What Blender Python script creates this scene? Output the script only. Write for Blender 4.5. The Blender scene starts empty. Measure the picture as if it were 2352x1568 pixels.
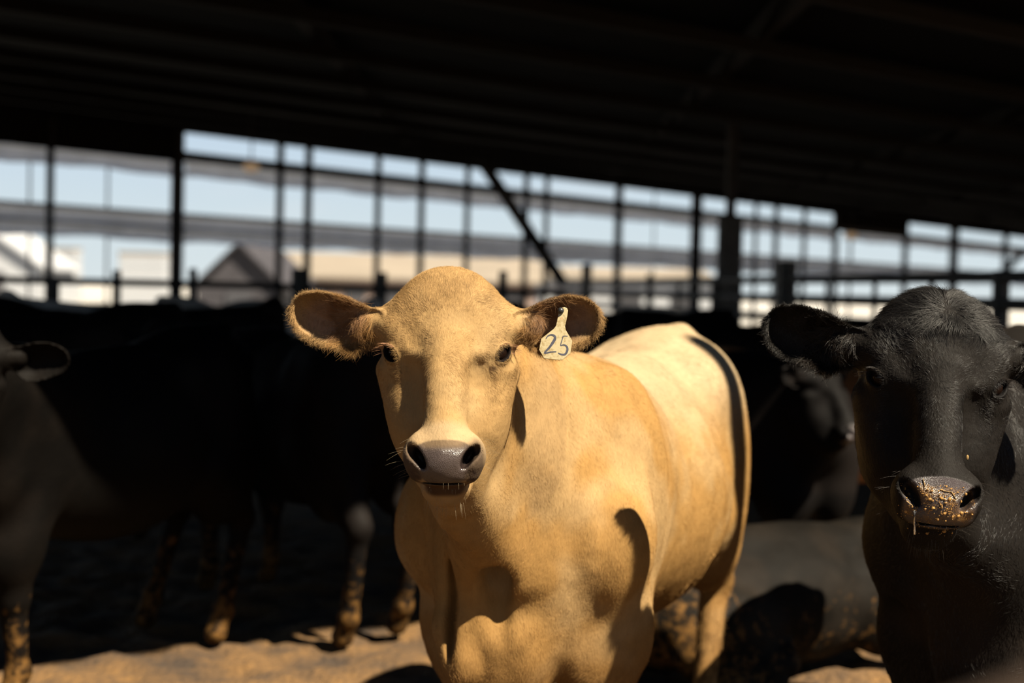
import bpy, math, random
import numpy as np
from mathutils import Vector, Matrix

SC = bpy.context.scene
COL = SC.collection
rad = math.radians
F32 = np.float32

# ------------------------------------------------------------------ camera
W, H = 2352, 1568
FPX = 50 / 36 * W
PITCH, ROLL, CAMZ = rad(2.03), rad(1.4), 1.45
_f = Vector((0, math.cos(PITCH), -math.sin(PITCH)))
_u0 = Vector((0, math.sin(PITCH), math.cos(PITCH)))
_r0 = Vector((1, 0, 0))
_r = _r0 * math.cos(ROLL) + _u0 * math.sin(ROLL)
_u = _u0 * math.cos(ROLL) - _r0 * math.sin(ROLL)
CAM = Vector((0, 0, CAMZ))
cam_d = bpy.data.cameras.new('camera')
cam = bpy.data.objects.new('camera', cam_d)
COL.objects.link(cam)
cam.matrix_world = Matrix(((_r.x, _u.x, -_f.x, 0), (_r.y, _u.y, -_f.y, 0), (_r.z, _u.z, -_f.z, CAMZ), (0, 0, 0, 1)))
cam_d.lens = 50
cam_d.sensor_width = 36
cam_d.clip_end = 2000
cam_d.dof.use_dof = True
cam_d.dof.focus_distance = 2.84
cam_d.dof.aperture_fstop = 2.0
SC.camera = cam


def ray(px, py):
    return _f + _r * ((px - W / 2) / FPX) - _u * ((py - H / 2) / FPX)


def at(px, py, d):
    """the world point seen at (px, py) at forward distance d"""
    v = ray(px, py)
    return CAM + v * (d / v.y)


# ------------------------------------------------------------------ light
SC.view_settings.view_transform = 'Standard'
SC.view_settings.look = 'None'
SC.view_settings.gamma = 1.0
SC.view_settings.exposure = 0.0
SC.view_settings.use_curve_mapping = False
SUN_AZ, SUN_EL = rad(51), rad(51.5)
SUN = Vector((math.sin(SUN_AZ) * math.cos(SUN_EL), -math.cos(SUN_AZ) * math.cos(SUN_EL), math.sin(SUN_EL)))
sd_ = bpy.data.lights.new('sun', 'SUN')
sd_.energy = 21.0
sd_.angle = rad(0.55)
sd_.color = (1.0, 0.885, 0.69)
sun = bpy.data.objects.new('sun', sd_)
COL.objects.link(sun)
sun.rotation_euler = SUN.to_track_quat('Z', 'Y').to_euler()
sun.location = SUN * 30

world = bpy.data.worlds.new('sky')
SC.world = world
world.use_nodes = True
nt = world.node_tree
nt.nodes.clear()
wo = nt.nodes.new('ShaderNodeOutputWorld')
bg = nt.nodes.new('ShaderNodeBackground')
tc = nt.nodes.new('ShaderNodeTexCoord')
sx = nt.nodes.new('ShaderNodeSeparateXYZ')
rp = nt.nodes.new('ShaderNodeValToRGB')
nt.links.new(tc.outputs['Generated'], sx.inputs[0])
nt.links.new(sx.outputs['Z'], rp.inputs[0])
e = rp.color_ramp.elements
e[0].position = 0.0; e[0].color = (0.70, 0.78, 0.80, 1)
e[1].position = 1.0; e[1].color = (0.03, 0.08, 0.20, 1)
for p, c in ((0.05, (0.64, 0.75, 0.81, 1)), (0.12, (0.53, 0.67, 0.82, 1)), (0.22, (0.24, 0.37, 0.56, 1)), (0.34, (0.10, 0.19, 0.36, 1)), (0.55, (0.05, 0.11, 0.26, 1))):
    q = e.new(p); q.color = c
wn = nt.nodes.new('ShaderNodeTexNoise'); wn.inputs['Scale'].default_value = 4; wn.inputs['Detail'].default_value = 5
wm = nt.nodes.new('ShaderNodeMapping'); wm.inputs['Scale'].default_value = (1, 1, 5)
wr = nt.nodes.new('ShaderNodeMapRange'); wr.inputs[1].default_value = .56; wr.inputs[2].default_value = .8; wr.inputs[4].default_value = .5
wx = nt.nodes.new('ShaderNodeMix'); wx.data_type = 'RGBA'; wx.inputs[7].default_value = (.8, .8, .8, 1)
nt.links.new(tc.outputs['Generated'], wm.inputs[0]); nt.links.new(wm.outputs[0], wn.inputs['Vector'])
nt.links.new(wn.outputs[0], wr.inputs[0]); nt.links.new(wr.outputs[0], wx.inputs[0])
nt.links.new(rp.outputs[0], wx.inputs[6]); nt.links.new(wx.outputs[2], bg.inputs[0])
bg.inputs[1].default_value = 1.0
nt.links.new(bg.outputs[0], wo.inputs[0])

# ------------------------------------------------------------------ materials


def new_mat(name):
    m = bpy.data.materials.new(name)
    m.use_nodes = True
    n = m.node_tree.nodes
    return m, n, m.node_tree.links, n['Principled BSDF']


def mat(name, col, rough=0.7, metal=0.0, var=0.25, scale=8.0, bump=0.0, bscale=60.0, spec=0.4, transl=0.0):
    m, n, l, b = new_mat(name)
    c = Vector(col)
    t = n.new('ShaderNodeTexCoord')
    no = n.new('ShaderNodeTexNoise'); no.inputs['Scale'].default_value = scale; no.inputs['Detail'].default_value = 6
    l.new(t.outputs['Object'], no.inputs['Vector'])
    r = n.new('ShaderNodeValToRGB')
    r.color_ramp.elements[0].position = .3; r.color_ramp.elements[1].position = .7
    r.color_ramp.elements[0].color = (*[max(0, x * (1 - var)) for x in c], 1)
    r.color_ramp.elements[1].color = (*[min(1, x * (1 + var)) for x in c], 1)
    l.new(no.outputs[0], r.inputs[0]); l.new(r.outputs[0], b.inputs['Base Color'])
    b.inputs['Roughness'].default_value = rough
    b.inputs['Metallic'].default_value = metal
    b.inputs['Specular IOR Level'].default_value = spec
    if bump:
        n2 = n.new('ShaderNodeTexNoise'); n2.inputs['Scale'].default_value = bscale; n2.inputs['Detail'].default_value = 4
        l.new(t.outputs['Object'], n2.inputs['Vector'])
        bp = n.new('ShaderNodeBump'); bp.inputs['Strength'].default_value = bump; bp.inputs['Distance'].default_value = .01
        l.new(n2.outputs[0], bp.inputs['Height']); l.new(bp.outputs[0], b.inputs['Normal'])
    if transl:
        tr = n.new('ShaderNodeBsdfTranslucent'); l.new(r.outputs[0], tr.inputs[0])
        mx = n.new('ShaderNodeMixShader'); mx.inputs[0].default_value = transl
        l.new(b.outputs[0], mx.inputs[1]); l.new(tr.outputs[0], mx.inputs[2])
        l.new(mx.outputs[0], n['Material Output'].inputs[0])
    return m


def hide_mat(name, bump=.25, bscale=220.0, rough=.7, mud=None, mudscale=14.0, spec=.35, sheen=0.0):
    """skin and short coat: colour and wetness come from the mesh attributes"""
    m, n, l, b = new_mat(name)
    a = n.new('ShaderNodeAttribute'); a.attribute_name = 'col'
    w = n.new('ShaderNodeAttribute'); w.attribute_name = 'wet'
    t = n.new('ShaderNodeTexCoord')
    no = n.new('ShaderNodeTexNoise'); no.inputs['Scale'].default_value = 30; no.inputs['Detail'].default_value = 6
    l.new(t.outputs['Object'], no.inputs['Vector'])
    mr = n.new('ShaderNodeMapRange'); mr.inputs[1].default_value = .3; mr.inputs[2].default_value = .7
    mr.inputs[3].default_value = .9; mr.inputs[4].default_value = 1.1
    l.new(no.outputs[0], mr.inputs[0])
    vm = n.new('ShaderNodeVectorMath'); vm.operation = 'SCALE'
    l.new(a.outputs['Color'], vm.inputs[0]); l.new(mr.outputs[0], vm.inputs['Scale'])
    col = vm.outputs[0]
    if mud:
        d = n.new('ShaderNodeAttribute'); d.attribute_name = 'mud'
        n3 = n.new('ShaderNodeTexNoise'); n3.inputs['Scale'].default_value = mudscale; n3.inputs['Detail'].default_value = 8
        n3.inputs['Roughness'].default_value = .7
        l.new(t.outputs['Object'], n3.inputs['Vector'])
        ad = n.new('ShaderNodeMath'); ad.operation = 'ADD'
        l.new(n3.outputs[0], ad.inputs[0]); l.new(d.outputs['Fac'], ad.inputs[1])
        r3 = n.new('ShaderNodeMapRange'); r3.inputs[1].default_value = 1.03; r3.inputs[2].default_value = 1.22
        l.new(ad.outputs[0], r3.inputs[0])
        mx = n.new('ShaderNodeMix'); mx.data_type = 'RGBA'
        l.new(r3.outputs[0], mx.inputs[0]); l.new(col, mx.inputs[6]); mx.inputs[7].default_value = (*mud, 1)
        col = mx.outputs[2]
    l.new(col, b.inputs['Base Color'])
    rr = n.new('ShaderNodeMapRange'); rr.inputs[3].default_value = rough; rr.inputs[4].default_value = .22
    l.new(w.outputs['Fac'], rr.inputs[0]); l.new(rr.outputs[0], b.inputs['Roughness'])
    sr = n.new('ShaderNodeMapRange'); sr.inputs[3].default_value = spec; sr.inputs[4].default_value = .45
    l.new(w.outputs['Fac'], sr.inputs[0]); l.new(sr.outputs[0], b.inputs['Specular IOR Level'])
    n2 = n.new('ShaderNodeTexNoise'); n2.inputs['Scale'].default_value = bscale; n2.inputs['Detail'].default_value = 3
    mp = n.new('ShaderNodeMapping'); mp.inputs['Scale'].default_value = (1, 1, .35)
    l.new(t.outputs['Object'], mp.inputs[0]); l.new(mp.outputs[0], n2.inputs['Vector'])
    vo = n.new('ShaderNodeTexVoronoi'); vo.inputs['Scale'].default_value = 650
    l.new(t.outputs['Object'], vo.inputs['Vector'])
    mh = n.new('ShaderNodeMix'); l.new(w.outputs['Fac'], mh.inputs[0])
    l.new(n2.outputs[0], mh.inputs[2]); l.new(vo.outputs['Distance'], mh.inputs[3])
    bp = n.new('ShaderNodeBump'); bp.inputs['Strength'].default_value = bump; bp.inputs['Distance'].default_value = .004
    l.new(mh.outputs[0], bp.inputs['Height']); l.new(bp.outputs[0], b.inputs['Normal'])
    if sheen:
        b.inputs['Sheen Weight'].default_value = sheen
        b.inputs['Sheen Roughness'].default_value = .4
        b.inputs['Sheen Tint'].default_value = (.7, .6, .5, 1)
    return m


def hair_mat(name, rough=.6, spec=.15, transl=.22):
    m, n, l, b = new_mat(name)
    a = n.new('ShaderNodeAttribute'); a.attribute_name = 'col'
    l.new(a.outputs['Color'], b.inputs['Base Color'])
    b.inputs['Roughness'].default_value = rough
    b.inputs['Specular IOR Level'].default_value = spec
    tr = n.new('ShaderNodeBsdfTranslucent'); l.new(a.outputs['Color'], tr.inputs[0])
    mx = n.new('ShaderNodeMixShader'); mx.inputs[0].default_value = transl
    l.new(b.outputs[0], mx.inputs[1]); l.new(tr.outputs[0], mx.inputs[2])
    l.new(mx.outputs[0], n['Material Output'].inputs[0])
    return m


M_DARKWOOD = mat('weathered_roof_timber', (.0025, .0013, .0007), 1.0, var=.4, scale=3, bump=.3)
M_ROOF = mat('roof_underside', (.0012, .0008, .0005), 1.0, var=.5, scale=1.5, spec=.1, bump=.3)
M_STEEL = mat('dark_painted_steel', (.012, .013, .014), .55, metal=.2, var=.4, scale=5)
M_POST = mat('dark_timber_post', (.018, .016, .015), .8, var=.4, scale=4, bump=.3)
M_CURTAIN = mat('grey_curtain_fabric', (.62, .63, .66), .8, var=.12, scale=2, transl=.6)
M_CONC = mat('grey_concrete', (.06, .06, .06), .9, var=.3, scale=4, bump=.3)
M_GREEN = mat('green_painted_steel', (.01, .12, .07), .5, var=.3)
M_WOOD = mat('orange_weathered_wood', (.022, .010, .003), .8, var=.4, scale=6, bump=.5)

# ------------------------------------------------------------------ helpers


def link(o, parent=None):
    COL.objects.link(o)
    if parent is not None:
        o.parent = parent
    return o


def empty(name, loc, label=None, cat=None, group=None):
    o = bpy.data.objects.new(name, None)
    o.location = loc
    link(o)
    if label: o['label'] = label
    if cat: o['category'] = cat
    if group: o['group'] = group
    return o


def mesh_obj(name, v, f, m, parent=None, smooth=False, loc=None, attrs=None):
    """v in world coordinates; the object keeps them relative to parent or loc"""
    v = np.asarray(v, dtype=F32).reshape(-1, 3)
    o0 = np.array(parent_loc(parent) if parent is not None else (loc or (0, 0, 0)), dtype=F32)
    me = bpy.data.meshes.new(name)
    vv = v - o0
    if isinstance(f, np.ndarray):
        k = f.shape[1]
        me.vertices.add(len(vv)); me.vertices.foreach_set('co', vv.ravel())
        me.loops.add(f.size); me.loops.foreach_set('vertex_index', f.astype(np.int32).ravel())
        me.polygons.add(len(f)); me.polygons.foreach_set('loop_start', np.arange(0, f.size, k, dtype=np.int32))
        me.polygons.foreach_set('loop_total', np.full(len(f), k, dtype=np.int32))
        me.update(calc_edges=True); me.validate()
    else:
        me.from_pydata([tuple(map(float, p)) for p in vv], [], f)
    if smooth:
        me.polygons.foreach_set('use_smooth', np.ones(len(me.polygons), dtype=bool))
    for k, (typ, arr) in (attrs or {}).items():
        a = me.attributes.new(k, typ, 'POINT')
        a.data.foreach_set('color' if typ == 'FLOAT_COLOR' else 'value', arr.astype(F32).ravel())
    me.materials.append(m)
    o = bpy.data.objects.new(name, me)
    link(o, parent)
    if parent is None:
        o.location = tuple(map(float, o0))
    return o


def parent_loc(p):
    l = Vector((0, 0, 0))
    while p is not None:
        l = l + p.location
        p = p.parent
    return l


def tag(o, label=None, cat=None, group=None, kind=None):
    if label: o['label'] = label
    if cat: o['category'] = cat
    if group: o['group'] = group
    if kind: o['kind'] = kind
    return o


def bar(a, b, w, h=None, up=(0, 0, 1), bev=0.12):
    """chamfered bar from a to b, w wide and h high"""
    h = h or w
    a, b = Vector(a), Vector(b)
    d = (b - a).normalized()
    up = Vector(up)
    if abs(d.dot(up)) > .95: up = Vector((0, 1, 0))
    s = d.cross(up).normalized(); t = s.cross(d).normalized()
    c = min(w, h) * bev
    prof = [(w / 2 - c, h / 2), (w / 2, h / 2 - c), (w / 2, -h / 2 + c), (w / 2 - c, -h / 2), (-w / 2 + c, -h / 2), (-w / 2, -h / 2 + c), (-w / 2, h / 2 - c), (-w / 2 + c, h / 2)]
    v = [a + s * x + t * y for x, y in prof] + [b + s * x + t * y for x, y in prof]
    f = [[i, (i + 1) % 8, (i + 1) % 8 + 8, i + 8] for i in range(8)] + [list(range(7, -1, -1)), list(range(8, 16))]
    return v, f


def tube(pts, r, n=12, caps=True):
    """round tube through pts, r a number or a list"""
    pts = [Vector(p) for p in pts]
    rs = r if isinstance(r, (list, tuple)) else [r] * len(pts)
    v, f = [], []
    up = Vector((0, 0, 1))
    for i, p in enumerate(pts):
        d = (pts[min(i + 1, len(pts) - 1)] - pts[max(i - 1, 0)]).normalized()
        u_ = up if abs(d.dot(up)) < .95 else Vector((0, 1, 0))
        s = d.cross(u_).normalized(); t = s.cross(d)
        for k in range(n):
            a = 2 * math.pi * k / n
            v.append(p + (s * math.cos(a) + t * math.sin(a)) * rs[i])
    for i in range(len(pts) - 1):
        for k in range(n):
            f.append([i * n + k, i * n + (k + 1) % n, (i + 1) * n + (k + 1) % n, (i + 1) * n + k])
    if caps:
        f.append(list(range(n - 1, -1, -1))); f.append([(len(pts) - 1) * n + k for k in range(n)])
    return v, f


def join(*vf):
    v, f = [], []
    for a, b in vf:
        k = len(v); v += list(a); f += [[i + k for i in q] for q in b]
    return v, f


_rng = np.random.default_rng(5)
_LAT = _rng.random((64, 64, 64)).astype(F32)


def vnoise(p, freq, seed=0):
    q = p.astype(F32) * F32(freq) + F32(17.3 + seed * 7.71)
    i = np.floor(q).astype(np.int32); f = q - i
    f = f * f * (3 - 2 * f)
    i &= 63; j = (i + 1) & 63
    g = lambda a, b, c: _LAT[a, b, c]
    x0, y0, z0 = i.T; x1, y1, z1 = j.T
    fx, fy, fz = f.T
    c00 = g(x0, y0, z0) * (1 - fx) + g(x1, y0, z0) * fx
    c10 = g(x0, y1, z0) * (1 - fx) + g(x1, y1, z0) * fx
    c01 = g(x0, y0, z1) * (1 - fx) + g(x1, y0, z1) * fx
    c11 = g(x0, y1, z1) * (1 - fx) + g(x1, y1, z1) * fx
    return (c00 * (1 - fy) + c10 * fy) * (1 - fz) + (c01 * (1 - fy) + c11 * fy) * fz


def fbm(p, freq, seed=0, oct_=3):
    s, a, t = 0, 1.0, 0
    for k in range(oct_):
        s = s + a * vnoise(p, freq * 2 ** k, seed + k); t += a; a *= .5
    return s / t


# ------------------------------------------------------------------ signed distance sculpting


def rotm(rx=0, ry=0, rz=0):
    from mathutils import Euler
    return np.array(Euler((rad(rx), rad(ry), rad(rz))).to_matrix(), dtype=F32)


def ell(p, c, r, R=None):
    q = p - np.array(c, dtype=F32)
    if R is not None:
        q = q @ R
    r = np.array(r, dtype=F32)
    k0 = np.sqrt(((q / r) ** 2).sum(1)) + 1e-9
    k1 = np.sqrt(((q / (r * r)) ** 2).sum(1)) + 1e-9
    return k0 * (k0 - 1) / k1


def cone(p, a, b, ra, rb):
    a = np.array(a, dtype=F32); b = np.array(b, dtype=F32)
    ba = b - a
    pa = p - a
    h = np.clip((pa @ ba) / (ba @ ba), 0, 1)
    return np.sqrt(((pa - h[:, None] * ba) ** 2).sum(1)) - (ra + (rb - ra) * h)


def smin(a, b, k):
    h = np.maximum(k - np.abs(a - b), 0) / k
    return np.minimum(a, b) - h * h * k * .25


def smax(a, b, k):
    return -smin(-a, -b, k)


def poly_sdf(x, y, poly):
    P = np.array(poly, dtype=F32)
    Q = np.roll(P, -1, axis=0)
    d = np.full(len(x), 1e9, dtype=F32); s = np.zeros(len(x), dtype=bool)
    for (ax, ay), (bx, by) in zip(P, Q):
        ex, ey = bx - ax, by - ay
        wx_, wy_ = x - ax, y - ay
        t = np.clip((wx_ * ex + wy_ * ey) / (ex * ex + ey * ey), 0, 1)
        d = np.minimum(d, (wx_ - ex * t) ** 2 + (wy_ - ey * t) ** 2)
        c = ((ay > y) != (by > y)) & (x < ex * (y - ay) / (ey if ey else 1e-9) + ax)
        s ^= c
    return np.where(s, -1, 1) * np.sqrt(d)


def catmull(pts, n=3, closed=True):
    P = [np.array(p, float) for p in pts]
    out = []; m = len(P)
    for i in range(m if closed else m - 1):
        a, b, c, d = (P[(i - 1) % m], P[i], P[(i + 1) % m], P[(i + 2) % m]) if closed else (P[max(i - 1, 0)], P[i], P[i + 1], P[min(i + 2, m - 1)])
        for k in range(n):
            t = k / n
            out.append(.5 * ((2 * b) + (c - a) * t + (2 * a - 5 * b + 4 * c - d) * t * t + (3 * b - a - 3 * c + d) * t ** 3))
    if not closed: out.append(P[-1])
    return [tuple(o) for o in out]


def surface(fn, ax, ay, az):
    """naive surface nets on a rectilinear grid, evaluated only near the surface"""
    S = 4
    n = [len(a) for a in (ax, ay, az)]
    ci = [np.unique(np.append(np.arange(0, m, S), m - 1)) for m in n]
    G = np.stack(np.meshgrid(ax[ci[0]], ay[ci[1]], az[ci[2]], indexing='ij'), -1).reshape(-1, 3).astype(F32)
    C = fn(G).reshape([len(c) for c in ci]).astype(F32)
    for k in range(3):
        idx = np.arange(n[k]); j = np.clip(np.searchsorted(ci[k], idx, 'right') - 1, 0, len(ci[k]) - 2)
        t = ((idx - ci[k][j]) / (ci[k][j + 1] - ci[k][j])).astype(F32)
        sh = [1, 1, 1]; sh[k] = -1
        C = np.take(C, j, k) * (1 - t.reshape(sh)) + np.take(C, j + 1, k) * t.reshape(sh)
    d = [np.gradient(a).astype(F32) for a in (ax, ay, az)]
    thr = 2.6 * np.maximum(np.maximum(d[0][:, None, None], d[1][None, :, None]), d[2][None, None, :]) + F32(.008)
    near = np.abs(C) < thr
    I = np.nonzero(near)
    P = np.stack((ax[I[0]], ay[I[1]], az[I[2]]), 1).astype(F32)
    out = np.empty(len(P), dtype=F32)
    for s in range(0, len(P), 400000):
        out[s:s + 400000] = fn(P[s:s + 400000])
    C[I] = out
    ins = C < 0
    c8 = [ins[i:n[0] - 1 + i, j:n[1] - 1 + j, k:n[2] - 1 + k] for i in (0, 1) for j in (0, 1) for k in (0, 1)]
    cnt = sum(c.astype(np.int8) for c in c8)
    cell = (cnt > 0) & (cnt < 8)
    ii = np.stack(np.nonzero(cell), 1)
    vid = np.full(cell.shape, -1, dtype=np.int32); vid[tuple(ii.T)] = np.arange(len(ii))
    acc = np.zeros((len(ii), 3), dtype=F32); num = np.zeros(len(ii), dtype=F32)
    A = (ax.astype(F32), ay.astype(F32), az.astype(F32))
    for axis in range(3):
        o1, o2 = [k for k in range(3) if k != axis]
        for b1 in (0, 1):
            for b2 in (0, 1):
                off = np.zeros(3, int); off[o1] = b1; off[o2] = b2
                p0 = ii + off; p1 = p0.copy(); p1[:, axis] += 1
                f0 = C[tuple(p0.T)]; f1 = C[tuple(p1.T)]
                m = (f0 < 0) != (f1 < 0)
                t = np.where(m, f0 / np.where(m, f0 - f1, 1), 0)
                q0 = np.stack([A[k][p0[:, k]] for k in range(3)], 1); q1 = np.stack([A[k][p1[:, k]] for k in range(3)], 1)
                acc += np.where(m[:, None], q0 + (q1 - q0) * t[:, None], 0); num += m
    V = acc / num[:, None]
    faces = []
    for axis in range(3):
        o1, o2 = (axis + 1) % 3, (axis + 2) % 3
        sl0 = [slice(None)] * 3; sl1 = [slice(None)] * 3
        sl0[axis] = slice(0, n[axis] - 1); sl1[axis] = slice(1, n[axis])
        for k in (o1, o2): sl0[k] = sl1[k] = slice(1, n[k] - 1)
        a = ins[tuple(sl0)]; b = ins[tuple(sl1)]
        for sgn, m in ((0, a & ~b), (1, ~a & b)):
            E = np.stack(np.nonzero(m), 1)
            E[:, o1] += 1; E[:, o2] += 1
            def cid(x, y):
                q = E.copy(); q[:, o1] -= x; q[:, o2] -= y
                return vid[tuple(q.T)]
            qd = np.stack((cid(1, 1), cid(0, 1), cid(0, 0), cid(1, 0)), 1)
            faces.append(qd if sgn == 0 else qd[:, ::-1])
    Fq = np.concatenate(faces)
    Fq = Fq[(Fq >= 0).all(1)]
    return V, Fq


def normals_of(fn, V, h=.002):
    g = np.zeros_like(V)
    for k in range(3):
        o = np.zeros(3, dtype=F32); o[k] = h
        g[:, k] = fn(V + o) - fn(V - o)
    return g / (np.linalg.norm(g, axis=1, keepdims=True) + 1e-9)


def axis_grid(lo, hi, flo=None, fhi=None, df=.003, dc=.01):
    if flo is None:
        return np.arange(lo, hi + dc, dc)
    parts = []
    if lo < flo: parts.append(flo - np.arange(int(math.ceil((flo - lo) / dc)), 0, -1) * dc)
    parts.append(np.arange(flo, fhi, df))
    if hi > fhi: parts.append(parts[-1][-1] + np.arange(1, int(math.ceil((hi - fhi) / dc)) + 1) * dc)
    return np.concatenate(parts)


# ------------------------------------------------------------------ the cow
HS = 1146.0   # pixels per metre in the plane of the tan cow's face


def hu(px, py):
    return ((px - 1025) / HS, (815 - py) / HS)


EAR_L = catmull([hu(*q) for q in [(880, 716), (840, 700), (800, 682), (750, 669), (705, 668), (675, 680), (660, 710), (664, 745), (685, 775), (720, 795), (765, 808), (806, 822), (836, 806), (862, 795), (884, 770)]])
EAR_R = catmull([hu(*q) for q in [(1172, 722), (1215, 702), (1255, 684), (1300, 676), (1345, 684), (1372, 705), (1381, 740), (1366, 775), (1335, 797), (1306, 812), (1270, 826), (1232, 822), (1204, 800), (1176, 775)]])
EYE_C = (.0985, .003, -.043)
EYE_N = Vector((.62, .04, .78)).normalized()
_t = Vector((0, 1, 0)).cross(EYE_N).normalized(); _b = EYE_N.cross(_t)
EYE_R = np.array([[_t.x, _b.x, EYE_N.x], [_t.y, _b.y, EYE_N.y], [_t.z, _b.z, EYE_N.z]], dtype=F32)


def eye_plane(ql):
    a = rad(38)
    return ql[:, 0] * math.cos(a) + (ql[:, 1] + .0015) * math.sin(a), -ql[:, 0] * math.sin(a) + (ql[:, 1] + .0015) * math.cos(a)


def head_sdf(p, ear_thick=.009, ear_droop=0.0, eyes=True):
    u, v, w = p.T
    m = np.stack((np.abs(u), v, w), 1)
    T = rotm(-25); T2 = rotm(-14)
    d = ell(p, (0, .050, -.09), (.127, .110, .088))
    d = smin(d, ell(p, (0, .108, -.108), (.076, .060, .062)), .035)
    d = smin(d, ell(p, (0, .035, -.056), (.108, .118, .046), rotm(-19)), .03)
    d = smin(d, cone(m, (.106, .046, -.046), (.066, -.002, -.016), .020, .016), .020)     # brow ridge
    d = smin(d, cone(m, (.120, -.028, -.060), (.090, -.032, -.032), .012, .011), .02)   # lower rim of the orbit
    d = smin(d, cone(m, (.114, -.035, -.090), (.070, -.15, -.036), .023, .022), .04)    # facial crest
    d = smin(d, cone(p, (0, .01, -.030), (0, -.165, .078), .055, .040), .03)            # nose bridge
    d = smin(d, ell(p, (0, -.09, -.040), (.074, .125, .044), T), .03)                     # maxilla
    d = smin(d, ell(m, (.070, -.085, -.105), (.058, .135, .085), T2), .04)               # cheek
    d = smin(d, ell(p, (0, -.198, .070), (.075, .056, .055)), .035)                      # muzzle
    d = smin(d, ell(m, (.050, -.200, .088), (.033, .046, .046)), .018)                   # wing of the nostril
    d = smin(d, ell(p, (0, -.2, .108), (.050, .050, .034), rotm(-12)), .02)              # nose pad
    d = smin(d, ell(p, (0, -.238, .082), (.066, .026, .046)), .015)                      # upper lip
    d = smin(d, ell(p, (0, -.268, .038), (.043, .018, .044)), .012)                      # lower lip
    d = smin(d, cone(p, (0, -.250, .008), (0, -.165, -.10), .048, .082), .035)           # jaw
    d = smin(d, ell(p, (0, -.282, .020), (.036, .022, .034)), .02)
    # hollow beside the bridge
    d = smax(d, -ell(m, (.078, -.050, .022), (.024, .036, .026), rotm(-20, 0, 20)), .02)
    d = smax(d, -ell(m, (.086, -.085, .046), (.034, .082, .046), rotm(-25, 0, 8)), .025)
    # mouth line
    d = smax(d, -ell(p, (0, -.2560, .115), (.054, .0018, .040), rotm(8)), .005)
    # nostrils
    RN = rotm(0, 0, -30)
    d = smax(d, -ell(m, (.050, -.202, .125), (.0100, .025, .050), RN), .008)
    d = smax(d, -ell(m, (.063, -.190, .122), (.009, .016, .028), RN), .008)
    # creases on the brow
    if eyes:
        q = m - np.array(EYE_C, dtype=F32)
        sph = np.sqrt((q * q).sum(1))
        d = smin(d, sph - .0275, .016)
        ql = q @ EYE_R
        ea, eb_ = eye_plane(ql)
        op = np.sqrt((ea / .0178) ** 2 + (eb_ / .0110) ** 2 + (np.maximum(0, .006 - ql[:, 2]) / .01) ** 2)
        lid = np.abs(np.sqrt((ea / .0215) ** 2 + (eb_ / .0150) ** 2) - 1) * .015
        lid = np.sqrt(lid ** 2 + (np.sqrt((q * q).sum(1)) - .0265) ** 2) - .0042
        d = smin(d, np.where(ql[:, 2] > 0, lid, 1), .006)
        d = smax(d, -(op - 1) * .012, .004)
        d = np.maximum(d, np.where(ql[:, 2] > .004, -(op - 1) * .012, -1))
    # ears
    d = smin(d, cone(m, (.090, .052, -.085), (.158, .058, -.092), .046, .030), .03)
    for sgn, poly in ((-1, EAR_L), (1, EAR_R)):
        sel = u * sgn > .115
        if not sel.any(): continue
        ps = p[sel]; vv = ps[:, 1] + ear_droop * (np.abs(ps[:, 0]) - .13)
        sd = poly_sdf(ps[:, 0], vv, poly) + .004
        au = np.abs(ps[:, 0])
        w0 = -.120 + .044 * np.exp(np.minimum(sd, 0) / .022) + .012 * np.clip((vv - .07) / .05, -1, 1) - .1 * (au - .2)
        th = ear_thick + .005 * np.clip((vv - .08) / .04, 0, 1)
        dz = np.abs(ps[:, 2] - w0) * .8 - th / 2
        ear = smax(sd, dz, .008)
        a = d[sel]
        d[sel] = smin(a, ear, .014)
    return d


def widen(q):
    # the skull narrows a little from the poll to the nose
    k = 1 / (1 - q[:, 2] / 2.85)
    return np.stack((q[:, 0] * k, .027 + (q[:, 1] - .027) * k, q[:, 2]), 1)


def unwiden(q):
    k = 1 - q[:, 2] / 2.85
    return np.stack((q[:, 0] * k, .027 + (q[:, 1] - .027) * k, q[:, 2]), 1)


class Cow:
    pass


def cow_space(C):
    th = C.heading
    R = np.array([[math.cos(th), math.sin(th), 0], [-math.sin(th), math.cos(th), 0], [0, 0, 1]], dtype=F32)
    C.B = R                      # columns: local axes in world -> p_local = (p - o) @ R2
    C.toloc = lambda p: ((p - np.array(C.origin, dtype=F32)) @ np.array([[math.cos(th), math.sin(th), 0], [-math.sin(th), math.cos(th), 0], [0, 0, 1]], dtype=F32)) / F32(C.scale)
    # local Y (towards the tail) = (sin th, cos th), local X = (cos th, -sin th)
    M = np.array([[math.cos(th), math.sin(th), 0], [-math.sin(th), math.cos(th), 0], [0, 0, 1]], dtype=F32)
    C.toworld = lambda q: (np.atleast_2d(np.array(q, dtype=F32)) * F32(C.scale)) @ M.T + np.array(C.origin, dtype=F32)
    # head axes
    yaw, pit, rol = C.head_rot
    Rh = (Matrix.Rotation(rad(yaw), 3, 'Z') @ Matrix.Rotation(rad(pit), 3, 'X') @ Matrix.Rotation(rad(rol), 3, 'Y'))
    Bh = np.array(Rh @ Matrix(((1, 0, 0), (0, 0, -1), (0, 1, 0))), dtype=F32)    # u->x, v->z, w->-y
    C.Bh = Bh
    C.tohead = lambda p: widen(((p - np.array(C.head, dtype=F32)) @ Bh) / F32(C.head_scale))
    C.fromhead = lambda q: (unwiden(np.atleast_2d(np.array(q, dtype=F32))) * F32(C.head_scale)) @ Bh.T + np.array(C.head, dtype=F32)


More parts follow.
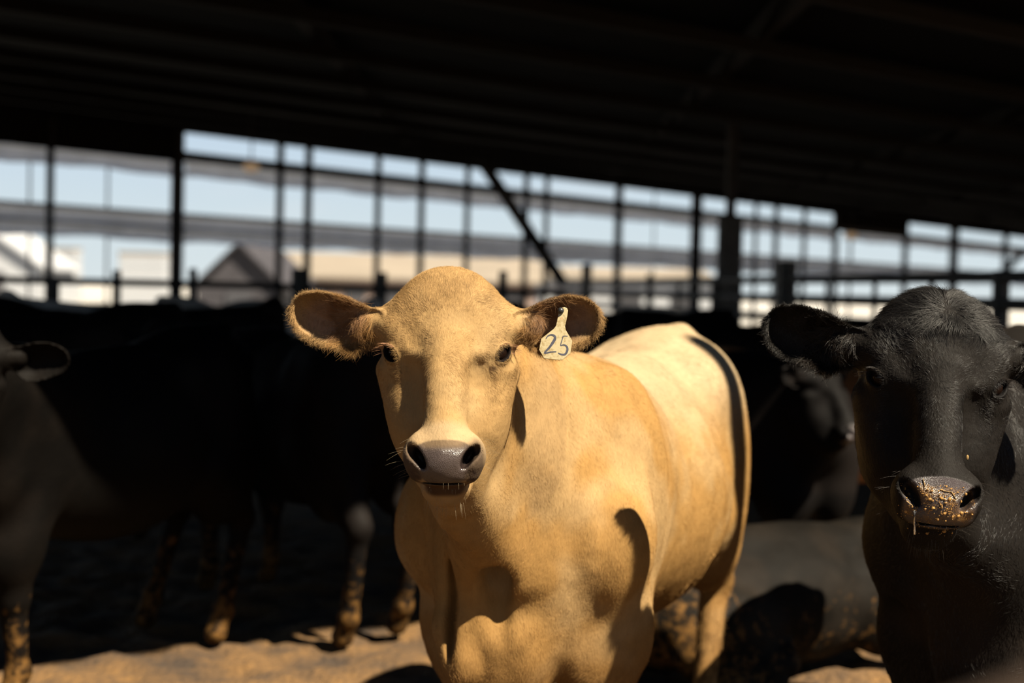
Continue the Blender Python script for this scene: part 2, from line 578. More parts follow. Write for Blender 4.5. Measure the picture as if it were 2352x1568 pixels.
def body_sdf(C, P):
    p = C.toloc(P)
    x, y, z = p.T
    m = np.stack((np.abs(x), y, z), 1)
    L = lambda q: C.toloc(C.fromhead(q))[0]
    d = ell(p, (0, .88, .845), (.315 * C.girth, .56, .355))                  # barrel
    d = smin(d, ell(p, (0, .42, .88), (.262, .36, .335)), .10)
    d = smin(d, cone(p, (0, .34, 1.045), (0, .95, 1.085), .115, .115), .12)      # topline
    d = smin(d, ell(p, (0, 1.33, 1.01), (.245, .30, .285)), .10)           # rump
    d = smin(d, cone(m, (.155, 1.16, 1.13), (.08, 1.56, 1.17), .065, .06), .14)
    d = smin(d, cone(p, (0, 1.0, 1.12), (0, 1.53, 1.26), .075, .045), .10)
    d = smin(d, ell(m, (.155, 1.36, .82), (.125, .20, .33)), .09)          # thigh
    d = smin(d, ell(m, (.175, .30, .93), (.125, .175, .30), rotm(12)), .07)   # shoulder blade
    d = smin(d, ell(m, (.205, .13, .84), (.110, .115, .16)), .06)          # point of the shoulder
    d = smin(d, ell(m, (.16, .24, .62), (.125, .15, .20)), .07)            # upper arm
    d = smin(d, ell(p, (0, .10, .90), (.22, .17, .27)), .08)               # chest
    d = smin(d, ell(p, (-.01, .04, .66), (.15, .13, .24)), .08)            # brisket
    # neck
    a = L((0, .0, -.17)); b = L((0, -.11, -.14))
    d = smin(d, cone(p, (0, .44, 1.00), a, .235, .090), .11)
    d = smin(d, cone(p, (0, .20, .88), b, .215, .085), .11)
    d = smin(d, cone(p, (0, .02, .78), L((0, -.22, -.05)), .10, .055), .09)   # throat and dewlap
    # legs
    for sx_, i in ((-1, 0), (1, 1)):
        dy, dx = C.front[i]
        k = (sx_ * .165 + dx * .4, .24 + dy * .5, .40); fe = (sx_ * .16 + dx, .25 + dy, .13)
        lg = cone(p, (sx_ * .165, .25, .62), k, .085, .052)
        lg = smin(lg, cone(p, k, fe, .050, .034), .03)
        lg = smin(lg, ell(p, k, (.058, .06, .065)), .02)
        lg = smin(lg, ell(p, fe, (.046, .048, .045)), .02)
        lg = smin(lg, cone(p, fe, (fe[0], fe[1] - .04, .045), .034, .048), .02)
        d = smin(d, lg, .05)
        dy, dx = C.hind[i]
        h = (sx_ * .15 + dx * .5, 1.56 + dy * .5, .50); fe = (sx_ * .15 + dx, 1.47 + dy, .13)
        lg = cone(p, (sx_ * .165, 1.22, .74), h, .115, .050)
        lg = smin(lg, cone(p, (sx_ * .15, 1.48, .80), h, .09, .036), .05)
        lg = smin(lg, cone(p, h, fe, .044, .036), .03)
        lg = smin(lg, ell(p, fe, (.046, .048, .045)), .02)
        lg = smin(lg, cone(p, fe, (fe[0], fe[1] - .045, .045), .034, .048), .02)
        d = smin(d, lg, .05)
    # tail
    pt = [(0, 1.58, 1.27), (0, 1.655, 1.16), (.01, 1.67, .9), (.02, 1.66, .6), (.02, 1.66, .42)]
    rr = [.045, .03, .022, .024, .012]
    for i in range(4):
        d = smin(d, cone(p, pt[i], pt[i + 1], rr[i], rr[i + 1]), .03)
    d = np.maximum(d, .0 - z)
    if C.detail:
        # folds of the neck and brisket, ribs, hollows
        k = np.clip((1.25 - z) / .1, 0, 1) * np.clip((z - .35) / .1, 0, 1) * np.clip((.60 - y) / .25, 0, 1)
        s = vnoise(np.stack((x * 15, y * 15, z * 2.6), 1), 1.0, 3)
        d = d - .024 * k * (s - .5)
        r = np.clip((y - .45) / .15, 0, 1) * np.clip((1.25 - y) / .2, 0, 1) * np.clip((1.15 - z) / .2, 0, 1)
        d = d - .003 * r * np.sin(y * 46 + z * 6)
        for (a_, b_, r_, k_) in C.folds:
            d = smin(d, cone(p, a_, b_, r_, r_), k_)
        for (c_, e_, k_) in C.hollows:
            d = smax(d, -ell(p, c_, e_), k_)
        d = d - .010 * (fbm(p, 9, 8) - .5) * np.clip((1.1 - z) / .3, 0, 1)
    return d * F32(C.scale)


def cow_sdf(C, P):
    d = body_sdf(C, P)
    q = C.tohead(P)
    sel = (np.abs(q[:, 0]) < .40) & (q[:, 1] > -.42) & (q[:, 1] < .30) & (np.abs(q[:, 2]) < .32)
    if sel.any():
        hd = head_sdf(q[sel], C.ear_thick, C.ear_droop, C.eyes) * F32(C.head_scale)
        if C.detail:
            hd = hd - .003 * (fbm(q[sel], 34, 5) - .5)
        qs = q[sel]
        kk = np.where(np.abs(qs[:, 0]) > .13, .012, .05)
        h = np.maximum(kk - np.abs(d[sel] - hd), 0) / kk
        d[sel] = np.minimum(d[sel], hd) - h * h * kk * .25
    return d


def ss(x, a, b):
    t = np.clip((x - a) / (b - a), 0, 1)
    return t * t * (3 - 2 * t)


def mixc(c, c2, t):
    return c * (1 - t[:, None]) + np.array(c2, dtype=F32) * t[:, None]


def tan_colour(C, V):
    q = C.tohead(V); p = C.toloc(V)
    u, v, w = q.T; au = np.abs(u)
    n = fbm(p, 6, 1); n2 = fbm(p, 22, 4)
    c = np.tile(np.array((.585, .33, .11), dtype=F32), (len(V), 1))
    c = mixc(c, (.68, .47, .235), ss(n, .45, .65) * .6)
    c = mixc(c, (.48, .275, .10), ss(n2, .55, .8) * .18)
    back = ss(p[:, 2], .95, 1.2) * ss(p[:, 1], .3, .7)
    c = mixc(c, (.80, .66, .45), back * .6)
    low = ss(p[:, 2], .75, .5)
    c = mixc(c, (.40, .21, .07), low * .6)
    inh = (np.linalg.norm(q - np.array((0, -.05, -.02)), axis=1) < .42)
    hd = inh.astype(F32) * ss(w, -.22, -.12)
    c = mixc(c, (.63, .42, .195), hd * .5)
    ring = ss(np.sqrt((u / .10) ** 2 + ((v + .205) / .075) ** 2), 1.15, .85) * ss(w, .02, .06)
    c = mixc(c, (.68, .48, .27), ring * .8)
    # bare nose
    pad = ss(np.sqrt((u / (.047 + .018 * ss(v, -.24, -.19))) ** 2 + np.abs((v + .213) / .048) ** 4) + .12 * (n2 - .5), 1.06, .92) * ss(w, .06, .09) * (v > -.2585)
    c = mixc(c, (.135, .10, .088), pad)
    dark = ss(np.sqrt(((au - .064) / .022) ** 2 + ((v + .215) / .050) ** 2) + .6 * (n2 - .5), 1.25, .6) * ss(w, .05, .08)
    c = mixc(c, (.11, .075, .055), dark * .9)  # dark skin beside the nostril, widened to stand in for muzzle shade
    fz = ss(np.abs(au - .056), .022, .008) * ss(np.abs(v + .243), .022, .010) * ss(w, .04, .06) * ss(fbm(p, 150, 6), .35, .6)
    c = mixc(c, (.09, .06, .05), fz * .8)
    nos = ss(ell(np.stack((au, v, w), 1), (.050, -.202, .125), (.0100, .025, .050), rotm(0, 0, -30)), .003, -.001)
    c = mixc(c, (.03, .018, .016), nos)
    top = ss(np.abs(u), .06, .03) * ss(v, -.19, -.172) * ss(w, .06, .09)
    c = mixc(c, (.33, .22, .12), top * pad * .8)
    lip = ss(np.abs(v + .268), .020, .008) * ss(w, .05, .07) * ss(au, .06, .045)
    c = mixc(c, (.14, .08, .045), lip)  # lower lip darkened, shadow under the muzzle put into its colour
    # eyes
    m = np.stack((au, v, w), 1)
    de = np.linalg.norm(m - np.array(EYE_C), axis=1)
    dl = ((m - np.array(EYE_C)) @ EYE_R)
    ea, eb_ = eye_plane(dl)
    rim = ss(np.sqrt((ea / .0225) ** 2 + (eb_ / .0155) ** 2), 1.08, .95) * (dl[:, 2] > 0) * (de < .05)
    c = mixc(c, (.012, .007, .006), rim)
    tear = ss(np.linalg.norm((m - np.array((.092, -.030, -.02))) / np.array((.016, .008, .04)), axis=1), 1.3, .5)
    c = mixc(c, (.18, .10, .045), tear * ss(fbm(p, 120, 4), .45, .6))
    # inside of the ears
    ear = ss(au, .14, .17) * inh
    c = mixc(c, (.55, .35, .16), ear * .7)
    ei = ear * ss(np.sqrt(((au - .225) / .075) ** 2 + ((v - .07) / .045) ** 2), 1.15, .6)
    c = mixc(c, (.46, .29, .19), ei * .9)
    wet = np.clip(pad * ss(v, -.178, -.19), 0, 1)
    mud = np.clip(.30 * ss(p[:, 2], .62, .45) , 0, 1) + .35 * ss(p[:, 2], .5, .2)
    C.pad = pad
    return c * F32(.315), wet, mud


def black_colour(base=(.0055, .0046, .004), muzzle_dirt=False, dust=0.0, mudlow=.42):
    def f(C, V):
        q = C.tohead(V); p = C.toloc(V)
        u, v, w = q.T; au = np.abs(u)
        n = fbm(p, 5, 2)
        c = np.tile(np.array(base, dtype=F32), (len(V), 1))
        c = mixc(c, (base[0] * 2.2, base[1] * 1.9, base[2] * 1.7), ss(n, .5, .7) * .6)
        if dust:
            c = mixc(c, (.05, .038, .028), ss(fbm(p, 7, 9), .35, .75) * dust)
        n2 = fbm(p, 22, 4)
        pad = ss(np.sqrt((u / .066) ** 2 + np.abs((v + .213) / .050) ** 4), 1.06, .92) * ss(w, .06, .09)
        c = mixc(c, (.035, .028, .028), pad)
        m = np.stack((au, v, w), 1)
        dl = ((m - np.array(EYE_C)) @ EYE_R)
        ea, eb_ = eye_plane(dl)
        rim = ss(np.sqrt((ea / .0225) ** 2 + (eb_ / .0155) ** 2), 1.2, .9) * (dl[:, 2] > 0) * (np.linalg.norm(m - np.array(EYE_C), axis=1) < .05)
        c = mixc(c, (.004, .0035, .0035), rim)
        mud = mudlow * ss(p[:, 2], .62, .35) + .12 * ss(p[:, 2], .3, .1)
        if muzzle_dirt:
            k = pad * ss(v, -.172, -.19) * ss(v, -.27, -.2) + .6 * ss(np.linalg.norm(q - np.array((0, -.24, .1)), axis=1), .10, .05)
            mud = np.maximum(mud, .58 * np.clip(k, 0, 1))
        C.pad = pad
        return c, np.clip(pad, 0, 1), mud
    return f


def plain_colour(base, dust=(.3, .2, .1), amt=.3):
    def f(C, V):
        p = C.toloc(V)
        c = np.tile(np.array(base, dtype=F32), (len(V), 1))
        c = mixc(c, dust, ss(fbm(p, 6, 3), .4, .7) * amt)
        return c, np.zeros(len(V)), .4 * ss(p[:, 2], .6, .3)
    return f


def build_cow(C, name, mt, eye_mat, label, cat='cow', group=None, df=None, dc=.014):
    cow_space(C)
    root = empty(name, (C.origin[0], C.origin[1], C.origin[2]), label, cat, group)
    fn = lambda P: cow_sdf(C, P)
    s = C.scale
    cor = C.toworld([(x, y, z) for x in (-.42, .42) for y in (-.12, 1.72) for z in (0, 1.36)])
    hc = C.fromhead([(x, y, z) for x in (-.34, .34) for y in (-.33, .2) for z in (-.15, .16)])
    al = np.concatenate((cor, hc))
    lo = al.min(0) - .03; hi = al.max(0) + .03
    lo[2] = C.origin[2] - .03
    if df:
        flo = hc.min(0) - .01; fhi = hc.max(0) + .01
        ax = [axis_grid(lo[k], hi[k], flo[k], fhi[k], df, dc) for k in range(3)]
    else:
        ax = [axis_grid(lo[k], hi[k], dc=dc) for k in range(3)]
    V, Fq = surface(fn, *ax)
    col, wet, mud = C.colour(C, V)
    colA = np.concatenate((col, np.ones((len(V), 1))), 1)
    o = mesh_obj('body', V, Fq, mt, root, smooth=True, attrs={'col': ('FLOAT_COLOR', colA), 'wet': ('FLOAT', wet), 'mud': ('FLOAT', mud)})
    C.root, C.V, C.F, C.fn, C.colv = root, V, Fq, fn, col
    if C.eyes:
        for sgn in (-1, 1):
            c = C.fromhead((sgn * EYE_C[0], EYE_C[1], EYE_C[2]))[0]
            ev, ef = sphere(c, .0218 * C.head_scale, 20, 14)
            mesh_obj('eye', ev, ef, eye_mat, root, smooth=True)
    return root


def sphere(c, r, n=16, m=10, sc=(1, 1, 1)):
    v = [(c[0], c[1], c[2] + r * sc[2])]; f = []
    for i in range(1, m):
        t = math.pi * i / m
        for k in range(n):
            a = 2 * math.pi * k / n
            v.append((c[0] + r * sc[0] * math.sin(t) * math.cos(a), c[1] + r * sc[1] * math.sin(t) * math.sin(a), c[2] + r * sc[2] * math.cos(t)))
    v.append((c[0], c[1], c[2] - r * sc[2]))
    for k in range(n): f.append([0, 1 + k, 1 + (k + 1) % n])
    for i in range(m - 2):
        for k in range(n):
            f.append([1 + i * n + k, 1 + (i + 1) * n + k, 1 + (i + 1) * n + (k + 1) % n, 1 + i * n + (k + 1) % n])
    L = len(v) - 1
    for k in range(n): f.append([L, L - n + (k + 1) % n, L - n + k])
    return v, f


def make_hair(name, P, N, D, length, lift, radius, colr, m, parent, curl=0.15, seed=0, npt=5, droop=0.0, vary=.1):
    """strands rooted at P, combed along D and lifted off the surface along N"""
    rng = np.random.default_rng(seed)
    n = len(P)
    D = D - (D * N).sum(1, keepdims=True) * N
    D /= np.linalg.norm(D, axis=1, keepdims=True) + 1e-9
    Bt = np.cross(N, D)
    L = (length * rng.uniform(.65, 1.25, n))[:, None]
    lift = lift[:, None] if isinstance(lift, np.ndarray) else np.full((n, 1), lift)
    pts = np.empty((n, npt, 3), dtype=F32)
    c1 = rng.normal(0, curl, (n, 1)); c2 = rng.normal(0, curl, (n, 1))
    for k in range(npt):
        t = k / (npt - 1)
        up = lift * (t - .55 * t * t)
        pts[:, k] = P - N * .001 + L * (D * (t - .08 * t * t) + N * (up + c2 * .4 * t * t) + Bt * (c1 * t * t))
        if droop: pts[:, k, 2] -= (L[:, 0] * droop * t * t)
    o0 = np.array(parent_loc(parent), dtype=F32)
    pts -= o0
    hd = bpy.data.hair_curves.new(name)
    hd.add_curves([npt] * n)
    hd.attributes['position'].data.foreach_set('vector', pts.ravel())
    ra = hd.attributes.new('radius', 'FLOAT', 'POINT') if 'radius' not in hd.attributes else hd.attributes['radius']
    prof = np.array([1 - .85 * (k / (npt - 1)) ** 1.5 for k in range(npt)], dtype=F32)
    rv = (np.asarray(radius).reshape(-1, 1) * prof[None]) * np.ones((n, 1))
    ra.data.foreach_set('value', rv.astype(F32).ravel())
    ca = hd.attributes.new('col', 'FLOAT_COLOR', 'CURVE')
    var = rng.uniform(1 - vary, 1 + vary, (n, 1))
    ca.data.foreach_set('color', np.concatenate((np.clip(colr * var, 0, 1), np.ones((n, 1))), 1).astype(F32).ravel())
    hd.materials.append(m)
    o = bpy.data.objects.new(name, hd)
    link(o, parent)
    o['kind'] = 'stuff'
    return o


def sample(C, n, weight, seed=0):
    rng = np.random.default_rng(seed)
    V, Fq = C.V, C.F
    a, b, c, d = (V[Fq[:, k]] for k in range(4))
    area = .5 * (np.linalg.norm(np.cross(b - a, c - a), axis=1) + np.linalg.norm(np.cross(c - a, d - a), axis=1))
    ctr = (a + b + c + d) / 4
    wgt = area * weight(ctr)
    pr = wgt / wgt.sum()
    idx = rng.choice(len(Fq), n, p=pr)
    s, t = rng.random((2, n, 1)).astype(F32)
    P = (a[idx] * (1 - s) + b[idx] * s) * (1 - t) + (d[idx] * (1 - s) + c[idx] * s) * t
    N = normals_of(C.fn, P)
    col = C.colv[Fq[idx, 0]]
    return P.astype(F32), N.astype(F32), col


def facing(P, N, lim=-.25):
    v = np.array(CAM) - P
    v /= np.linalg.norm(v, axis=1, keepdims=True)
    return (v * N).sum(1) > lim


def head_flow(C, q, whorl=(-.012, .004), poll=(.005, .155)):
    """combing direction on the face in head coordinates: out of two whorls, then down the nose"""
    u, v, w = q.T
    du, dv = u - whorl[0], v - whorl[1]
    r = np.sqrt(du * du + dv * dv) + 1e-4
    pu, pv = u - poll[0], v - poll[1]
    r2 = np.sqrt(pu * pu + pv * pv) + 1e-4
    vn = v + .09 * (fbm(q, 30, 77, 2) - .5) - .15 * np.maximum(np.abs(u) - .03, 0)
    k = ss(vn, .085, .14) * (1.0 if C.poll_whorl else .0)
    fx = (du / r) * (1 - k) + (pu / r2) * k * .9
    fy = (dv / r) * (1 - k) * .9 + (pv / r2 * .6 - .15) * k
    f = np.stack((fx, fy, -.25 * np.ones_like(fx)), 1)
    # sides of the head: backwards and down
    side = ss(np.abs(u), .07, .12) * ss(v, .06, -.04)
    f = f * (1 - side[:, None]) + np.stack((np.sign(u) * .4, -.5 * np.ones_like(u), -.5 * np.ones_like(u)), 1) * side[:, None]
    mz = ss(v, -.12, -.2)
    f = f * (1 - mz[:, None]) + np.stack((np.sign(u) * np.minimum(np.abs(u) / .05, 1) * 1.0, -.5 + 0 * u, -.6 + 0 * u), 1) * mz[:, None]
    ear = ss(np.abs(u), .13, .16)
    e_ = np.stack((np.sign(u) * (.5 + 0 * u), -.9 * ss(v, .12, .04) - .1 + .5 * ss(v, .10, .125), .7 + 0 * u), 1)
    f = f * (1 - ear[:, None]) + e_ * ear[:, None]
    return f


def coat(C, hm, nh, nb, seed=1, gain=1.0, len_h=.012, len_b=.014, poll_len=.014, fringe=6000, tuft=3000, rad_h=.00015, rad_b=.0002, front_only=True, body_y=(.0, 1.7), clump=.5, wdens=None, vary=.1):
    rng = np.random.default_rng(seed)
    # head
    def wh(c):
        q = C.tohead(c)
        return ((np.abs(q[:, 0]) < .36) & (q[:, 1] > -.33) & (q[:, 2] > -.24)).astype(F32)
    P, N, col = sample(C, nh, wh, seed)
    q = C.tohead(P)
    col = col * gain
    keep = facing(P, N)
    pad = ss(np.sqrt((q[:, 0] / .062) ** 2 + np.abs((q[:, 1] + .213) / .049) ** 4), 1.04, .96) * ss(q[:, 2], .06, .09)
    m = np.stack((np.abs(q[:, 0]), q[:, 1], q[:, 2]), 1)
    dl = (m - np.array(EYE_C)) @ EYE_R
    ea, eb_ = eye_plane(dl)
    eye = (np.sqrt((ea / .0220) ** 2 + (eb_ / .0150) ** 2) < 1) & (dl[:, 2] > -.005) & (np.linalg.norm(m - np.array(EYE_C), axis=1) < .045)
    keep &= (pad < .5) & ~eye & (np.abs(q[:, 1] + .2575) + (q[:, 2] < .03) > .008)
    P, N, col, q = P[keep], N[keep], col[keep], q[keep]
    f = head_flow(C, q)
    nz = np.stack([fbm(q, 26, 30 + k, 2) - .5 for k in range(3)], 1) * clump * 2.2 + np.stack([fbm(q, 90, 40 + k, 2) - .5 for k in range(3)], 1) * clump * .6
    f = f / (np.linalg.norm(f, axis=1, keepdims=True) + 1e-6) + nz
    D = f @ C.Bh.T
    au = np.abs(q[:, 0])
    L = len_h * (.5 + .5 * ss(q[:, 1], -.17, -.05)) + (poll_len - len_h) * ss(q[:, 1], .04, .13) * ss(au, .14, .08) - .001 * ss(au, .13, .17)
    wr_ = np.linalg.norm(q[:, :2] - np.array((-.012, .004)), axis=1)
    lift = .17 + .12 * ss(q[:, 1], .06, .12) + .1 * ss(au, .14, .18)
    make_hair('face_hair', P, N, D, L, lift, rad_h, col, hm, C.root, curl=.16, seed=seed, vary=vary)
    # ear fringe and tufts
    if fringe:
        P, N, col = sample(C, fringe * 6, lambda c: (lambda q: ((np.abs(q[:, 0]) > .15) & (np.abs(q[:, 0]) < .36) & (q[:, 2] > -.14)).astype(F32))(C.tohead(c)), seed + 1)
        q = C.tohead(P); au = np.abs(q[:, 0])
        sd = np.where(q[:, 0] < 0, poly_sdf(q[:, 0], q[:, 1] + C.ear_droop * (au - .13), EAR_L), poly_sdf(q[:, 0], q[:, 1] + C.ear_droop * (au - .13), EAR_R))
        lower = (sd > -.013) & (q[:, 1] < .09 + (au - .2) * .1)
        k = lower & (rng.random(len(P)) < .75)
        inner = (sd < -.006) & (au < .235) & (N @ (-C.Bh[:, 2]) < -.2)
        inner &= rng.random(len(P)) < .35
        rim = (sd > -.010) & (q[:, 1] > .09) & (rng.random(len(P)) < .2)
        for nm, kk, LL, dirv, cc in (('ear_fringe', k, .018, (.45, -1, .25), (.95, .92, .85)), ('ear_tuft', inner, .030, (.5, -.65, .9), (.85, .72, .55)), ('ear_fringe', rim, .008, (.6, .5, .3), (1, 1, 1))):
            if not kk.any(): continue
            qq = q[kk]
            f = np.stack((np.sign(qq[:, 0]) * dirv[0], np.full(len(qq), dirv[1]), np.full(len(qq), dirv[2])), 1)
            if nm == 'ear_fringe' and LL > .01:
                f[:, 0] += np.sign(qq[:, 0]) * (np.abs(qq[:, 0]) - .22) * 7
            f = f + np.stack([vnoise(qq, 60, 50 + j) - .5 for j in range(3)], 1) * 2.0
            make_hair(nm, P[kk], N[kk], f @ C.Bh.T, np.full(kk.sum(), LL), .75, rad_h * 1.1, col[kk] * gain * np.array(cc), hm, C.root, curl=.35, seed=seed + 2)
    # body
    if nb:
        def wb(c):
            q = C.tohead(c); p = C.toloc(c)
            v = np.array(CAM) - c
            n_ = 1.0 - .75 * ss(p[:, 1], .5, 1.3)
            o = ((q[:, 2] < -.10) | (q[:, 1] < -.30) | (np.abs(q[:, 0]) > .36)) & (c[:, 2] > .3)
            if wdens is not None: o = o & wdens(c)
            return o * n_
        P, N, col = sample(C, nb, wb, seed + 5)
        col = col * gain
        keep = facing(P, N, -.15)
        P, N, col = P[keep], N[keep], col[keep]
        p = C.toloc(P)
        th = C.heading
        f = np.stack((0 * p[:, 0], .25 + .5 * ss(p[:, 1], .3, .8), -1 + .3 * ss(p[:, 1], .3, .8)), 1)
        f = f + np.stack([fbm(p, 11, 60 + k, 2) - .5 for k in range(3)], 1) * 1.6 * clump * 2 + np.stack([fbm(p, 60, 70 + k, 2) - .5 for k in range(3)], 1) * clump * .5
        M = np.array([[math.cos(th), math.sin(th), 0], [-math.sin(th), math.cos(th), 0], [0, 0, 1]], dtype=F32)
        D = f @ M.T
        L = len_b * (1 + .8 * ss(p[:, 2], .6, .5) + .35 * ss(p[:, 1], .5, 1.2))
        R = rad_b * (1 + .8 * ss(p[:, 1], .4, 1.3))
        make_hair('body_hair', P, N, D, L, .20, R, col, hm, C.root, curl=.18, seed=seed + 6, npt=4, vary=vary)


def strands(name, segs, radius, col, m, parent, label=None, npt=6):
    """individual long hairs: list of (root, direction, length, sag) in world space"""
    n = len(segs)
    pts = np.empty((n, npt, 3), dtype=F32)
    o0 = parent_loc(parent)
    for i, (r, d, L, s) in enumerate(segs):
        d = Vector(d).normalized(); r = Vector(r)
        for k in range(npt):
            t = k / (npt - 1)
            pts[i, k] = r - o0 + d * (L * t) + Vector(s) * (L * t * t)
    hd = bpy.data.hair_curves.new(name); hd.add_curves([npt] * n)
    hd.attributes['position'].data.foreach_set('vector', pts.ravel())
    ra = hd.attributes.new('radius', 'FLOAT', 'POINT') if 'radius' not in hd.attributes else hd.attributes['radius']
    ra.data.foreach_set('value', np.tile(np.array([radius * (1 - .8 * k / (npt - 1)) for k in range(npt)], dtype=F32), n))
    ca = hd.attributes.new('col', 'FLOAT_COLOR', 'CURVE')
    ca.data.foreach_set('color', np.tile(np.array((*col, 1), dtype=F32), n))
    hd.materials.append(m)
    o = bpy.data.objects.new(name, hd); link(o, parent); o['kind'] = 'stuff'
    return o


def lashes_and_whiskers(C, hm, lash_col, whisk_col, seed=3):
    rng = random.Random(seed)
    B = C.Bh
    wv = lambda q: Vector(C.fromhead(q)[0])
    dv = lambda q: Vector((np.array(q, dtype=F32) @ B.T).tolist())
    seg = []
    for sg in (-1, 1):
        for k in range(46):
            a = rng.uniform(-.2, 2.6)
            l = np.array((.0175 * math.cos(a), .0150 * math.sin(a) + .001, .019), dtype=F32)
            c = np.array(EYE_C) + EYE_R @ l
            n = EYE_R @ np.array((math.cos(a) * .5 + .5, math.sin(a) * .3 + .1 * rng.random(), .8))
            seg.append((wv((sg * c[0], c[1], c[2])), dv((sg * n[0], n[1], n[2])), rng.uniform(.014, .030), (0, 0, -.25)))
    strands('eyelashes', seg, .0004, lash_col, hm, C.root)
    seg = []
    def on_surface(q, d):
        # march in along the head axes until the skin is met
        x = np.array(q, dtype=float)
        for _ in range(40):
            s = float(head_sdf(np.array([x], dtype=F32))[0])
            if s < .0008: break
            x = x - np.array(d) * max(s, .001) * .8
        return x
    for k in range(90):
        sg = rng.choice((-1, 1))
        zone = rng.random()
        if zone < .45:      # sides of the muzzle
            v = rng.uniform(-.275, -.16); d = (sg * .9, rng.uniform(-.4, .2), .35)
            q = on_surface((sg * .16, v, rng.uniform(.02, .09)), (sg, 0, 0))
            L = rng.uniform(.015, .045)
        elif zone < .62:    # lips
            u = rng.uniform(-.05, .05); v = rng.choice((-.252, -.268, -.28)); d = (u * 3, -1, .5)
            q = on_surface((u, v, .2), (0, 0, 1)); L = rng.uniform(.005, .013)
        else:               # chin
            u = rng.uniform(-.04, .04); d = (u * 6, -1, .3)
            q = on_surface((u, -.36, rng.uniform(.02, .07)), (0, -1, 0)); L = rng.uniform(.01, .03)
        if abs(q[0]) > .3: continue
        seg.append((wv(q), dv(d), L, (0, 0, -.15)))
    strands('whiskers', seg, .00018, whisk_col, hm, C.root)


def mk(origin, heading, head, head_rot, scale=1.0, head_scale=1.0, **k):
    C = Cow()
    C.origin, C.heading, C.head, C.head_rot, C.scale, C.head_scale = origin, rad(heading), tuple(head), head_rot, scale, head_scale
    C.girth = k.get('girth', 1.0); C.detail = k.get('detail', False); C.folds = k.get('folds', []); C.hollows = k.get('hollows', [])
    C.front = k.get('front', ((0, 0), (0, 0))); C.hind = k.get('hind', ((0, 0), (0, 0)))
    C.ear_thick = k.get('ear_thick', .009); C.ear_droop = k.get('ear_droop', 0.0); C.eyes = k.get('eyes', True)
    C.colour = k.get('colour'); C.poll_whorl = k.get('poll_whorl', False)
    return C


# ------------------------------------------------------------------ the barn
# the far wall runs from near left to far right
WA = at(415, 660, 25.0); WB = at(1915, 690, 45.0)
WA.z = WB.z = 0
WT = (WB - WA).normalized(); WN = Vector((-WT.y, WT.x, 0))     # WN points away from the camera


def wallp(px, py, off=0.0):
    v = ray(px, py)
    o = WA + WN * off
    t = (o - CAM).dot(WN) / v.dot(WN)
    return CAM + v * t


